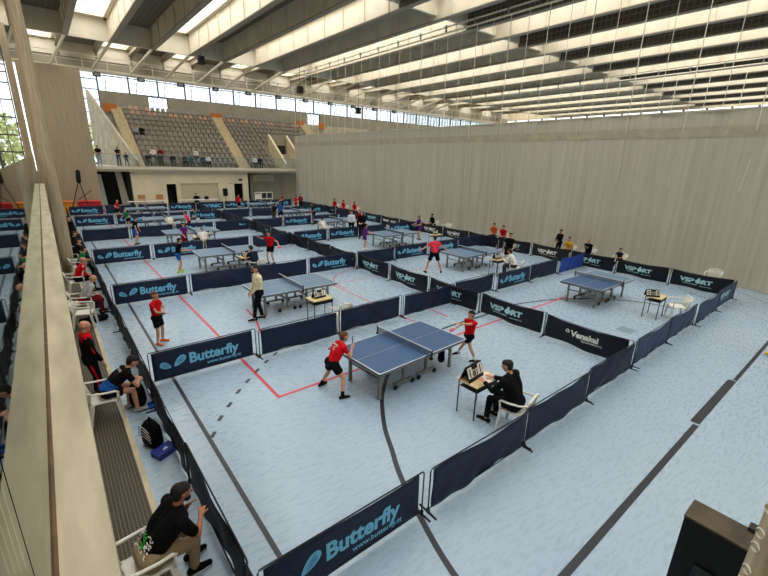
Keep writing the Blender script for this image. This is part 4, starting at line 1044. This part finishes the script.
# --- curtain side courts
a = person('man in pink-red shirt and black shorts with arms spread wide', (13.1, 12.55), PI*.25+.25, 1.76, hip=.88, lean=6, head=(5, 10), hands=((.12, .66, 1.0), (.10, -.66, 1.02)), feet=((0, .36, 0, 15), (0, -.36, 0, -15)), elbows=((-.5, .3, -1), (-.5, -.3, -1)), top='pink', bottom='black', leg=.75, shoe='black', build=1.05, lod=1)
bat(a, 1, 'bat in the spread hand of the man in pink-red shirt')
a = person('girl in purple shirt and purple shorts at the near end of the purple court', (13.45, 18.35), -.1, 1.48, hip=.76, lean=10, hands=((.35, .15, .98), (.35, -.15, .95)), feet=((.05, .12, 0), (-.05, -.12, 0)), top='purple', bottom='purple', leg=.55, shoe='white', long_hair=True, lod=1)
bat(a, 1, 'bat held by the girl in purple')
a = person('player in purple shirt at the far end of the purple court', (18.35, 19.0), PI-.2, 1.6, hip=.82, lean=12, hands=((.35, .2, 1.0), (.38, -.2, 1.0)), feet=((.05, .15, 0), (-.05, -.15, 0)), top='purple', bottom='purple', leg=.6, long_hair=True, lod=1)
person('umpire in white shirt seated next to royal blue barrier', (15.6, 10.05), PI/2+.35, 1.7, hip=SIT, lean=24, head=(20, 0), feet=sit_feet(), hands=((.50, .15, .80), (.50, -.15, .80)), top='white', sleeve=2, bottom='darkgrey', leg=2, skin='skin_dark')
chair(15.62, 9.98, PI/2+.35, 'white plastic chair under the umpire in white beside the royal blue barrier')
a = person('player in black shirt and black shorts standing behind the umpire in white', (16.75, 11.2), PI+.3, 1.74, hands=((.25, .22, 1.0), (-.05, -.3, .88)), top='black', bottom='black', leg=.6, shoe='black', lod=1)
person('person in white shirt standing beyond the fourth row barrier, black trousers', (15.1, 22.05), -1.9, 1.72, hands=((.2, .1, 1.05), (.2, -.1, 1.05)), top='paleblue', sleeve=2, bottom='black', leg=2)
person('tall person in black standing in front of the girl in purple', (15.25, 21.1), -2.5, 1.78, hands=((.2, .1, 1.05), (.2, -.1, 1.05)), top='black', sleeve=2, bottom='black', leg=2, build=1.05)
person('second person in dark clothes half hidden behind the tall one in black', (16.0, 22.4), -2.3, 1.72, hands=((.2, .1, 1.25), (.2, -.1, 1.05)), top='darkred', sleeve=2, bottom='black', leg=2)
person('umpire in white leaning over a desk on the curtain side far court', (13.45, 22.7), PI/2, 1.7, hip=SIT+.05, lean=28, feet=sit_feet(), hands=((.48, .15, .82), (.48, -.15, .82)), top='white', sleeve=.5, bottom='khaki', leg=2, lod=1)
chair(13.45, 22.6, PI/2, 'white plastic chair under the leaning umpire of the far court')
person('player in black shirt at the far end behind the leaning umpire', (15.8, 28.15), 2.9, 1.65, hip=.85, lean=12, hands=((.3, .25, 1.0), (.3, -.25, 1.0)), top='black', bottom='black', skin='skin_dark', lod=1)
person('player in blue shirt and black shorts, back turned, far court', (13.9, 30.0), 1.2, 1.65, hip=.85, hands=((.3, .25, 1.0), (.3, -.25, 1.0)), top='blue', bottom='black', leg=.7, lod=1)
person('player in black shirt beside the one in blue', (13.15, 29.6), 0.4, 1.6, hip=.85, lean=18, hands=((.35, .2, .95), (.35, -.2, .95)), top='black', bottom='darkgrey', leg=2, lod=1)
person('player in red shirt before the dark doorway of the facade', (13.3, 37.3), .2, 1.66, hands=((.4, .15, 1.2), (.2, -.2, .95)), top='red', bottom='black', leg=.6, lod=1)
person('player in red shirt with bare legs, far court by the curtain', (18.0, 35.4), PI, 1.6, hands=((.2, .2, 1.0), (.2, -.2, 1.0)), top='red', bottom='red', leg=.5, lod=1)
person('person in black and red next to the far red player', (18.9, 36.2), PI+.3, 1.66, hands=((.2, .2, 1.2), (.2, -.2, 1.0)), top='darkred', sleeve=2, bottom='black', leg=2, lod=1)
person('person in dark red behind the far red player', (17.4, 37.0), PI-.3, 1.66, hands=((.2, .2, 1.0), (.2, -.2, 1.0)), top='darkred', bottom='black', leg=2, lod=1)
# --- people seated between the barriers and the curtain
def seated(label, x, y, yaw, top, sleeve=.5, bottom='black', H=1.72, chair_label=None, **k):
    a = person(label, (x, y), yaw, H, hip=SIT, lean=k.pop('lean', 14), feet=sit_feet(), hands=k.pop('hands', ((.30, .12, .66), (.30, -.12, .66))), top=top, sleeve=sleeve, bottom=bottom, leg=2, **k)
    if chair_label: chair(x-.02*math.cos(yaw), y-.02*math.sin(yaw), yaw, chair_label)
    return a
CHL = 'white plastic chair under the %s'
seated('person in red seated by the curtain, first of three in red', 21.4, 30.6, PI, 'red', 2, 'red', chair_label=CHL % 'first of three seated in red by the curtain')
seated('person in red seated by the curtain, middle of three in red', 21.4, 32.4, PI, 'red', 2, 'red', chair_label=CHL % 'middle of three seated in red by the curtain')
seated('person in red seated by the curtain, farthest of three in red', 21.4, 33.9, PI, 'red', 2, 'black', chair_label=CHL % 'farthest of three seated in red by the curtain')
seated('man in black seated against the curtain near the purple player', 21.5, 20.9, PI-.2, 'black', 2, 'darkgrey', chair_label=CHL % 'man in black against the curtain')
seated('person in red and yellow shirt seated behind the navy barrier', 21.3, 14.7, PI, 'red', .5, 'black', chair_label=CHL % 'person in red and yellow')
seated('second person in orange seated close behind the one in red', 21.6, 15.6, PI, 'orange', .5, 'black', chair_label=CHL % 'person in orange behind the navy barrier')
person('person in black standing behind the royal blue barrier corner', (21.6, 11.3), PI-.2, 1.5, hands=((.25, .1, .85), (.25, -.1, .85)), top='black', sleeve=2, bottom='black', leg=2)
seated('child in yellow shirt leaning on the barrier corner', 21.2, 10.5, PI, 'yellow', .5, 'black', H=1.6, chair_label=CHL % 'child in yellow')
seated('bald man in black seated with crossed arms by the curtain', 21.3, 9.5, PI-.1, 'black', 2, 'black', hands=((.25, -.05, .9), (.28, .05, .85)), bald=True, hair='hair_grey', chair_label=CHL % 'bald man in black by the curtain')
seated('small child with dark hair peeking over the barrier', 21.35, 8.0, PI, 'navy', .5, 'black', H=1.15, chair_label=None)
chair(21.37, 8.0, PI, CHL % 'small child peeking over barrier')

# --- the walkway beside the gallery wall
a = person('bearded man in black T-shirt and khaki trousers seated at the walkway, chin in hand', (.24, 4.22), .12, 1.76, hip=SIT+.03, lean=36, head=(12, -6), feet=((.44, .14, 0, 5), (.40, -.08, 0, -5)), hands=((.46, .05, .87), (.56, -.02, .70)), elbows=((.3, .3, -1), (.3, -.5, -1)),
           top='black', sleeve=.8, bottom='khaki', leg=2, shoe='black', hair='hair_dark', skin='skin_dark', build=1.16, lod=2)
mb = MB()
c = a['hc']; hf = Vector((1, 0, -.15)).normalized()
mb.capsule(c+Vector((.035, -.03, -.075)), .04, c+Vector((.035, .03, -.075)), .04, 10); mb.obj('beard', M['hair_dark'], a['root'], True)
mb = MB()
back = a['P']-a['fw']*.0
for k in range(70):
    rnd = random.Random(k); t = rnd.uniform(-.15, .15); q = rnd.uniform(.0, .22)
    p = a['P']+a['u']*q+a['v']*t+(-Vector((a['u'].z, 0, -a['u'].x)))*(.135-.3*t*t)
    mb.cur = 0 if abs(t-.02) < .05 and q > .05 else 1
    mb.capsule(p, .007, p+Vector((0, .022*math.cos(k), .022*math.sin(k))), .005, 5)
mb.obj('shirt_pattern', [mat('green_print', (60, 180, 60), .6), M['print_white']], a['root'])
a = person('dark-haired boy in black and blue jersey bending forward on a chair', (.26, 8.35), .12, 1.66, hip=SIT+.02, lean=48, head=(35, -10), feet=((.34, .10, 0, 0), (.42, -.16, 0, -10)), hands=((.53, .10, .60), (.53, -.07, .60)), elbows=((.1, .8, -.6), (.1, -.8, -.6)),
           top='black', sleeve=.55, bottom='black', leg=.6, shoe='grey', hair='hair_dark', lod=2)
for s_, p0 in ((.05, .36), (.03, .30)):
    pass
vs, fs = text_geo('JOOLA', .07, .004); wd = max(v[0] for v in vs)
nb_ = Vector((-a['u'].z, 0, a['u'].x))
MB().add([a['sc']+nb_*.098-a['u']*.05+a['v']*(-(v[0]-wd/2))+a['u']*(v[1]-.02) for v in vs], fs).obj('shirt_print', M['print_white'], a['root'])
MB().capsule(a['P']-a['v']*.07+a['u']*.03, .128, a['P']+a['v']*.07+a['u']*.03, .128, 12).capsule(a['P']-a['v']*.06+a['u']*.14, .112, a['P']+a['v']*.06+a['u']*.14, .112, 12).obj('jersey_back', CL['blue'], a['root'], True)
person('bald man in black tracksuit with red sleeves standing against the gallery wall', (.13, 9.22), .05, 1.70, head=(5, -10), hands=((.12, .24, .85), (.18, -.20, .85)), top='black', sleeve=2, bottom='black', leg=2, bald=True, hair='hair_grey', stripes='red', skin='skin', build=1.1, lod=2)
seated('man in light grey sweatshirt seated on the walkway, back to the ledge', .34, 14.75, .05, 'grey', 2, 'darkred', lean=28, head=(20, 0), bald=True, hair='hair_grey', build=1.15, lod=1)
seated('man in red jacket with white stripe seated on the walkway', .36, 17.45, .1, 'red', 2, 'black', lean=22, stripes='white', bald=True, hair='hair_grey', build=1.1)
seated('child in green shirt seated on the walkway', .55, 19.9, .1, 'green', .5, 'black', H=1.5, lean=25, chair_label=CHL % 'child in green on the walkway')
seated('person in black with dark hair seated beyond the child in green', .42, 21.7, .0, 'black', 2, 'navy', lean=28, chair_label=CHL % 'person in black beyond the child in green')
seated('person in black and brown seated farther along the walkway', .45, 23.6, .0, 'black', 2, 'black', lean=20, chair_label=CHL % 'person in black and brown on the walkway')
person('person all in black standing on the walkway behind the seated spectators', (.62, 25.6), -.6, 1.78, hands=((.2, .15, 1.0), (.2, -.15, 1.0)), top='black', sleeve=2, bottom='black', leg=2)
seated('person in dark grey seated at the far part of the walkway', .42, 27.6, .0, 'darkgrey', 2, 'black', chair_label=CHL % 'person in dark grey at the far walkway')
seated('person in navy seated last along the walkway', .42, 30.2, .0, 'navy', 2, 'black', chair_label=CHL % 'person in navy, last along the walkway')
# --- on the balcony
ZB0 = 3.72
person('person in black top and grey trousers standing alone at the balcony end', (4.05, 44.7), -PI/2, 1.74, hands=((.2, .1, 1.1), (.2, -.1, 1.1)), top='black', sleeve=.5, bottom='grey', leg=2, z0=ZB0, lod=1)
person('person in dark top and jeans standing on the balcony beside the flared wall', (5.5, 44.75), -PI/2+.3, 1.7, hands=((.2, .1, 1.2), (.25, -.1, 1.1)), top='black', sleeve=.5, bottom='jeans', leg=2, z0=ZB0, lod=1)
person('short person in black beside the one in jeans on the balcony', (6.1, 44.7), -PI/2, 1.2, hands=((.2, .1, .8), (.2, -.1, .8)), top='black', sleeve=2, bottom='jeans', leg=2, z0=ZB0, lod=1)
for i, (x, y, zz, top, lab) in enumerate([(8.0, 45.25, 3.75, 'black', 'spectator in black on the front row, first from the aisle'), (9.0, 45.25, 3.75, 'navy', 'spectator in navy on the front row near the aisle'), (8.6, 46.1, 4.27, 'white', 'spectator in white on the second row near the aisle'),
        (9.25, 46.1, 4.27, 'darkred', 'spectator in dark red on the second row near the aisle'), (10.1, 45.25, 3.75, 'black', 'spectator in black in the middle of the front row'), (11.2, 45.25, 3.75, 'darkgrey', 'spectator in dark grey on the front row above the shutter'),
        (11.8, 45.25, 3.75, 'teal', 'spectator in teal on the front row above the shutter'), (12.5, 46.1, 4.27, 'white', 'spectator in white on the second row above the shutter'), (12.9, 45.25, 3.75, 'jeans', 'spectator in blue on the front row near the facade doors'),
        (13.4, 45.25, 3.75, 'white', 'spectator in white on the front row near the facade doors'), (18.3, 45.25, 3.75, 'white', 'spectator in white on the front row by the upper aisle'), (18.9, 45.25, 3.75, 'black', 'spectator in black beside the one in white by the aisle'),
        (7.9, 49.35, 6.35, 'grey', 'spectator in grey sitting high on the stand beside the stairs'), (8.45, 49.35, 6.35, 'black', 'spectator in black sitting high beside the one in grey')]):
    person(lab, (x, y+.22), -PI/2, 1.7, hip=.48, lean=12, feet=((.40, .12, 0), (.40, -.12, 0)), hands=((.3, .12, .66), (.3, -.12, .66)), top=top, sleeve=2, bottom='black' if i % 2 else 'jeans', leg=2, z0=zz, lod=0)
# --- player at the picture edge
a = person('player with bare legs and yellow shoes at the edge of the open floor', (14.75, 1.0), -.8, 1.7, hip=.86, hands=((.05, .22, .85), (.1, -.24, .85)), feet=((-.40, .0, 0, 10), (.2, -.14, 0, -10)), top='navy', bottom='black', leg=.6, shoe='yellow', sock='white', lod=1)

# ================================================================ bags and odds on the walkway
bp = empty('backpack', (.73, 7.02, 0), .35, 'black backpack with grey stripes standing by the walkway barrier', 'backpack')
mb = MB()
for z, w, d in ((.0, .15, .10), (.06, .17, .12), (.25, .17, .12), (.38, .14, .10), (.45, .08, .05)): pass
rings = [(0.0, .14, .09), (.05, .17, .115), (.25, .17, .12), (.38, .15, .10), (.46, .10, .06), (.48, .04, .03)]; n = 16; vs = []
for z, w, d in rings:
    for k in range(n):
        a_ = 2*PI*k/n; ca, sa = math.cos(a_), math.sin(a_); q = 1/max(abs(ca), abs(sa))**.55; vs.append((d*ca*q, w*sa*q, z))
fs = [(i*n+k, i*n+(k+1) % n, (i+1)*n+(k+1) % n, (i+1)*n+k) for i in range(len(rings)-1) for k in range(n)]+[tuple(range(n-1, -1, -1)), tuple((len(rings)-1)*n+k for k in range(n))]
mb.add(vs, fs).obj('bag_body', CL['black'], bp, True)
mb = MB()
for z, w in ((.20, .19), (.26, .185), (.32, .175), (.38, .155)):
    mb.tube([(-.115-.03*math.cos(t), w*math.sin(t)*.95, z+.10*(math.cos(t)-.5)) for t in [(-80+16*q)*PI/180 for q in range(11)]], .007, 5)
    mb.tube([(.115+.03*math.cos(t), w*math.sin(t)*.95, z+.10*(math.cos(t)-.5)) for t in [(-80+16*q)*PI/180 for q in range(11)]], .007, 5)
mb.obj('reflective_stripe', CL['grey'], bp)
MB().tube([(0, -.04, .46), (0, -.03, .53), (0, .03, .53), (0, .04, .46)], .012, 6).obj('handle', CL['black'], bp)
bx2 = empty('shoe_box', (.83, 6.66, 0), .45, 'blue shoe box with three-bar white logo beside the striped backpack', 'box')
MB().box(-.16, .16, -.11, .11, 0, .09).obj('box', CL['blue'] if False else mat('royal_box', (24, 44, 130), .5), bx2)
MB().box(-.165, .165, -.115, .115, .09, .105).obj('lid', mat('royal_box_lid', (28, 50, 146), .5), bx2)
mb = MB()
for i, h in enumerate((.03, .05, .07)): mb.add([(-.03+.028*i+0, -.045, .1065), (-.008+.028*i, -.045, .1065), (-.022+.028*i, -.045+h, .1065), (-.044+.028*i, -.045+h*.85, .1065)], [(0, 1, 2, 3)])
mb.obj('logo', M['print_white'], bx2)
t = empty('sports_bag', (.48, 14.0, 0), .25, 'low black sports bag lying beside the empty white chair', 'bag')
MB().capsule((-.28, 0, .1), .10, (.28, 0, .1), .10, 14).obj('bag_body', CL['black'], t, True); MB().tube([(-.14, -.05, .18), (-.1, -.02, .25), (.1, .02, .25), (.14, .05, .18)], .012, 6).obj('strap', CL['black'], t)
t = empty('backpack', (.74, 8.42, .0), .1, 'black backpack clasped upright by the bending boy', 'backpack')
MB().capsule((0, -.05, .16), .14, (.0, -.05, .40), .12, 14).capsule((0, .07, .16), .14, (.0, .07, .40), .12, 14).obj('bag_body', CL['black'], t, True)
MB().tube([(0, -.04, .5), (0, -.03, .56), (0, .03, .56), (0, .04, .5)], .012, 6).obj('handle', CL['black'], t)
for y_, l_ in ((8.2, 'blue trainer shoe standing beside the bending boy, nearer the camera'), (8.34, 'second blue trainer shoe beside the bending boy')):
    t = empty('trainer_shoe', (.98, y_, 0), .3, l_, 'shoe')
    MB().capsule((-.08, 0, .055), .042, (.05, 0, .045), .04, 10).capsule((.05, 0, .045), .04, (.13, 0, .036), .032, 10).obj('upper', CL['blue'], t, True)
    MB().capsule((-.09, 0, .015), .015, (.14, 0, .015), .015, 8).obj('sole', M['white'], t, True)
t = empty('water_bottle', (.82, 9.8, 0), 0, 'small clear bottle lying on the walkway near the bald man', 'bottle')
MB().lathe([(.028, -.1), (.032, -.08), (.032, .04), (.014, .08)], (0, 0, .032), 12, 'x').obj('bottle_body', M['steel'], t, True); MB().lathe([(.014, .08), (.015, .1)], (0, 0, .032), 10, 'x').obj('cap', M['white'], t)
t = empty('sports_bag', (.72, 15.6, 0), 1.2, 'dark blue sports bag on the floor by the man in grey sweatshirt', 'bag')
MB().capsule((-.2, 0, .13), .13, (.2, 0, .13), .13, 14).obj('bag_body', CL['navy'], t, True); MB().tube([(-.1, -.04, .24), (0, 0, .3), (.1, .04, .24)], .012, 6).obj('strap', CL['black'], t)

# ================================================================ far end furniture
for x0, x1, lab, rgb in ((.4, 1.9, 'long yellow gym mat heap lying before the brown wall', (214, 150, 44)), (1.7, 3.6, 'red gym mats heaped before the brown wall', (206, 40, 40))):
    for k in range(3):
        y0, dx = 42.1+.1*k, .08*k
        o = MB().box(x0+dx, x1-dx, y0, 42.9, .29*k+.002, .29*k+.288).obj('gym_mat', mat('mat_vinyl', rgb, .45, var=.05), bevel=.07)
        tag(o, '%s, %s' % (lab, ('bottom one', 'middle one', 'top one')[k]), 'mat')
    o = MB().box(x0+.2, x1-.15, 42.2, 42.8, .872, 1.02).obj('gym_mat', mat('mat_vinyl', (230, 120, 40) if x0 < 1 else (220, 60, 50), .45), bevel=.06); tag(o, 'thin %s mat crowning the heap' % ('orange' if x0 < 1 else 'light red'), 'mat')
t = empty('practice_robot', (2.15, 41.5, 0), 0, 'black upright pad on slanting struts rising over the gym mats', 'equipment')
MB().capsule((0, 0, 2.6), .17, (.05, 0, 3.35), .15, 12).obj('pad', M['black'], t, True)
for d in ((-.9, 0), (.45, .1)): MB().bar((d[0], d[1], 0), (0, 0, 2.7), .07).obj('strut', M['darkgrey'], t)
MB().bar((-.2, 0, 1.2), (.75, .1, 1.9), .05).obj('strut', M['darkgrey'], t)
for x, lab in ((7.0, 'long white table before the cream wall, beneath two brown chairs'), (11.6, 'white officials table before the shutter')):
    t = empty('folding_table', (x, 43.2, 0), 0, lab, 'table')
    L = 1.5 if x < 8 else 1.7
    MB().box(-L, L, -.35, .35, .72, .75).obj('tabletop', M['white'], t)
    for sx in (-L+.15, L-.15):
        for sy in (-.3, .3): MB().tube([(sx, sy, 0), (sx, sy, .72)], .02, 6).obj('leg', M['steel'], t)
for x, lab in ((6.75, 'brown wooden chair standing on the long white table by the passage'), (8.25, 'second brown wooden chair behind the long white table')):
    t = empty('wooden_chair', (x, 43.75, 0), -PI/2, lab, 'chair')
    MB().box(-.2, .2, -.28, .28, .74, .78).obj('seat', M['orange'], t); MB().box(-.22, -.19, -.3, .3, .85, 1.25).obj('backrest', mat('chair_plywood', (176, 132, 78), .5), t)
    for sx in (-.18, .18):
        for sy in (-.22, .22): MB().tube([(sx, sy, 0), (sx, sy, .76)], .015, 6).obj('leg', M['steel'], t)
t = empty('laptop', (12.3, 43.2, .75), 0, 'dark open laptop on the white officials table', 'laptop'); MB().box(-.2, .2, -.14, .14, 0, .02).obj('keyboard', M['black'], t); MB().box(-.2, .2, .13, .15, .02, .28).obj('screen', M['black'], t)
person('official in black seated behind the white officials table', (11.5, 43.92), -PI/2, 1.7, hip=SIT, lean=10, feet=sit_feet(.35), hands=((.4, .2, .78), (.4, -.2, .78)), top='black', sleeve=2, bottom='black', leg=2, lod=0)
t = empty('loudspeaker', (14.2, 43.4, 0), 0, 'black loudspeaker on a stand beside the open facade doorway', 'speaker')
MB().box(-.2, .2, -.18, .18, 1.0, 1.75).obj('speaker_box', M['black'], t, bevel=.02); MB().tube([(0, 0, .5), (0, 0, 1.0)], .02, 6).obj('pole', M['black'], t)
for k in range(3): MB().tube([(0, 0, .55), (.35*math.cos(2.1*k), .35*math.sin(2.1*k), .01)], .014, 5).obj('leg', M['black'], t)
t = empty('display_rack', (18.2, 43.4, 0), 0, 'white display rack with dark items before the grey recess', 'rack')
MB().box(-1.0, 1.0, -.2, -.16, 1.25, 1.32).box(-1.0, 1.0, -.2, -.16, 0.6, .66).box(-1.0, -.94, -.2, -.14, 0, 1.32).box(.94, 1, -.2, -.14, 0, 1.32).box(-.3, -.24, -.2, -.14, 0, 1.32).box(.3, .36, -.2, -.14, 0, 1.32).obj('frame', M['white'], t)
MB().box(-.94, -.3, -.15, -.1, .66, 1.1).obj('card', M['white'], t); MB().box(-.24, .3, -.15, -.1, .7, 1.2).obj('dark_panel', M['darkgrey'], t); MB().box(.36, .94, -.15, -.1, .7, 1.2).obj('dark_panel', M['darkgrey'], t)

# ================================================================ near the camera, at the picture edge
t = empty('scoreboard_cabinet', (3.03, .41, 0), 0, 'large black screen cabinet with brown top edge on a post', 'screen')
MB().box(0, .22, -1.5, 0, 2.485, 2.50).obj('top_band', mat('brown_band', (74, 64, 50), .6, var=.25, scale=6), t)
MB().box(.004, .216, -1.496, -.004, 1.15, 2.485).obj('cabinet', M['black'], t); MB().box(-.01, 0, -1.4, -.12, 1.3, 2.18).obj('screen', mat('dark_green_screen', (8, 26, 12), .3), t)
MB().box(.06, .16, -.8, -.7, 0, 1.15).obj('post', M['black'], t); MB().box(-.25, .45, -1.1, -.4, 0, .05).obj('foot', M['black'], t)
MB().box(.18, .25, -.42, -.30, 2.46, 2.53).obj('clamp', M['darkgrey'], t)
t = empty('edge_net', (1.60, .02, 0), 0, 'beige hanging net edge with curtain rings near the camera', 'net')
mb = MB(); n = 10; vs = []
zz = [0, .8, 1.6, 2.4, 3.0, 3.4, 3.8, 4.4, 6, 9, 13.4]
for z in zz:
    for k in range(n): a_ = 2*PI*k/n; rr = .055*(1+.25*math.sin(3*a_+z*3)); vs.append((.035+rr*math.cos(a_), -.045+rr*math.sin(a_), z))
mb.add(vs, [(i*n+k, i*n+(k+1) % n, (i+1)*n+(k+1) % n, (i+1)*n+k) for i in range(len(zz)-1) for k in range(n)]).obj('net_bundle', M['net'], t, True)
for k in range(16):
    z = 3.05+.075*k+.02*(k % 2); mb = MB(); c = Vector((-.022, .005, z)); mb.tube([c+Vector((.015*math.cos(q)*.7-.0, .015*math.cos(q)*.7, .015*math.sin(q))) for q in [2*PI*j/12 for j in range(13)]], .0035, 6)
    mb.obj('ring', M['cord'], t, True)
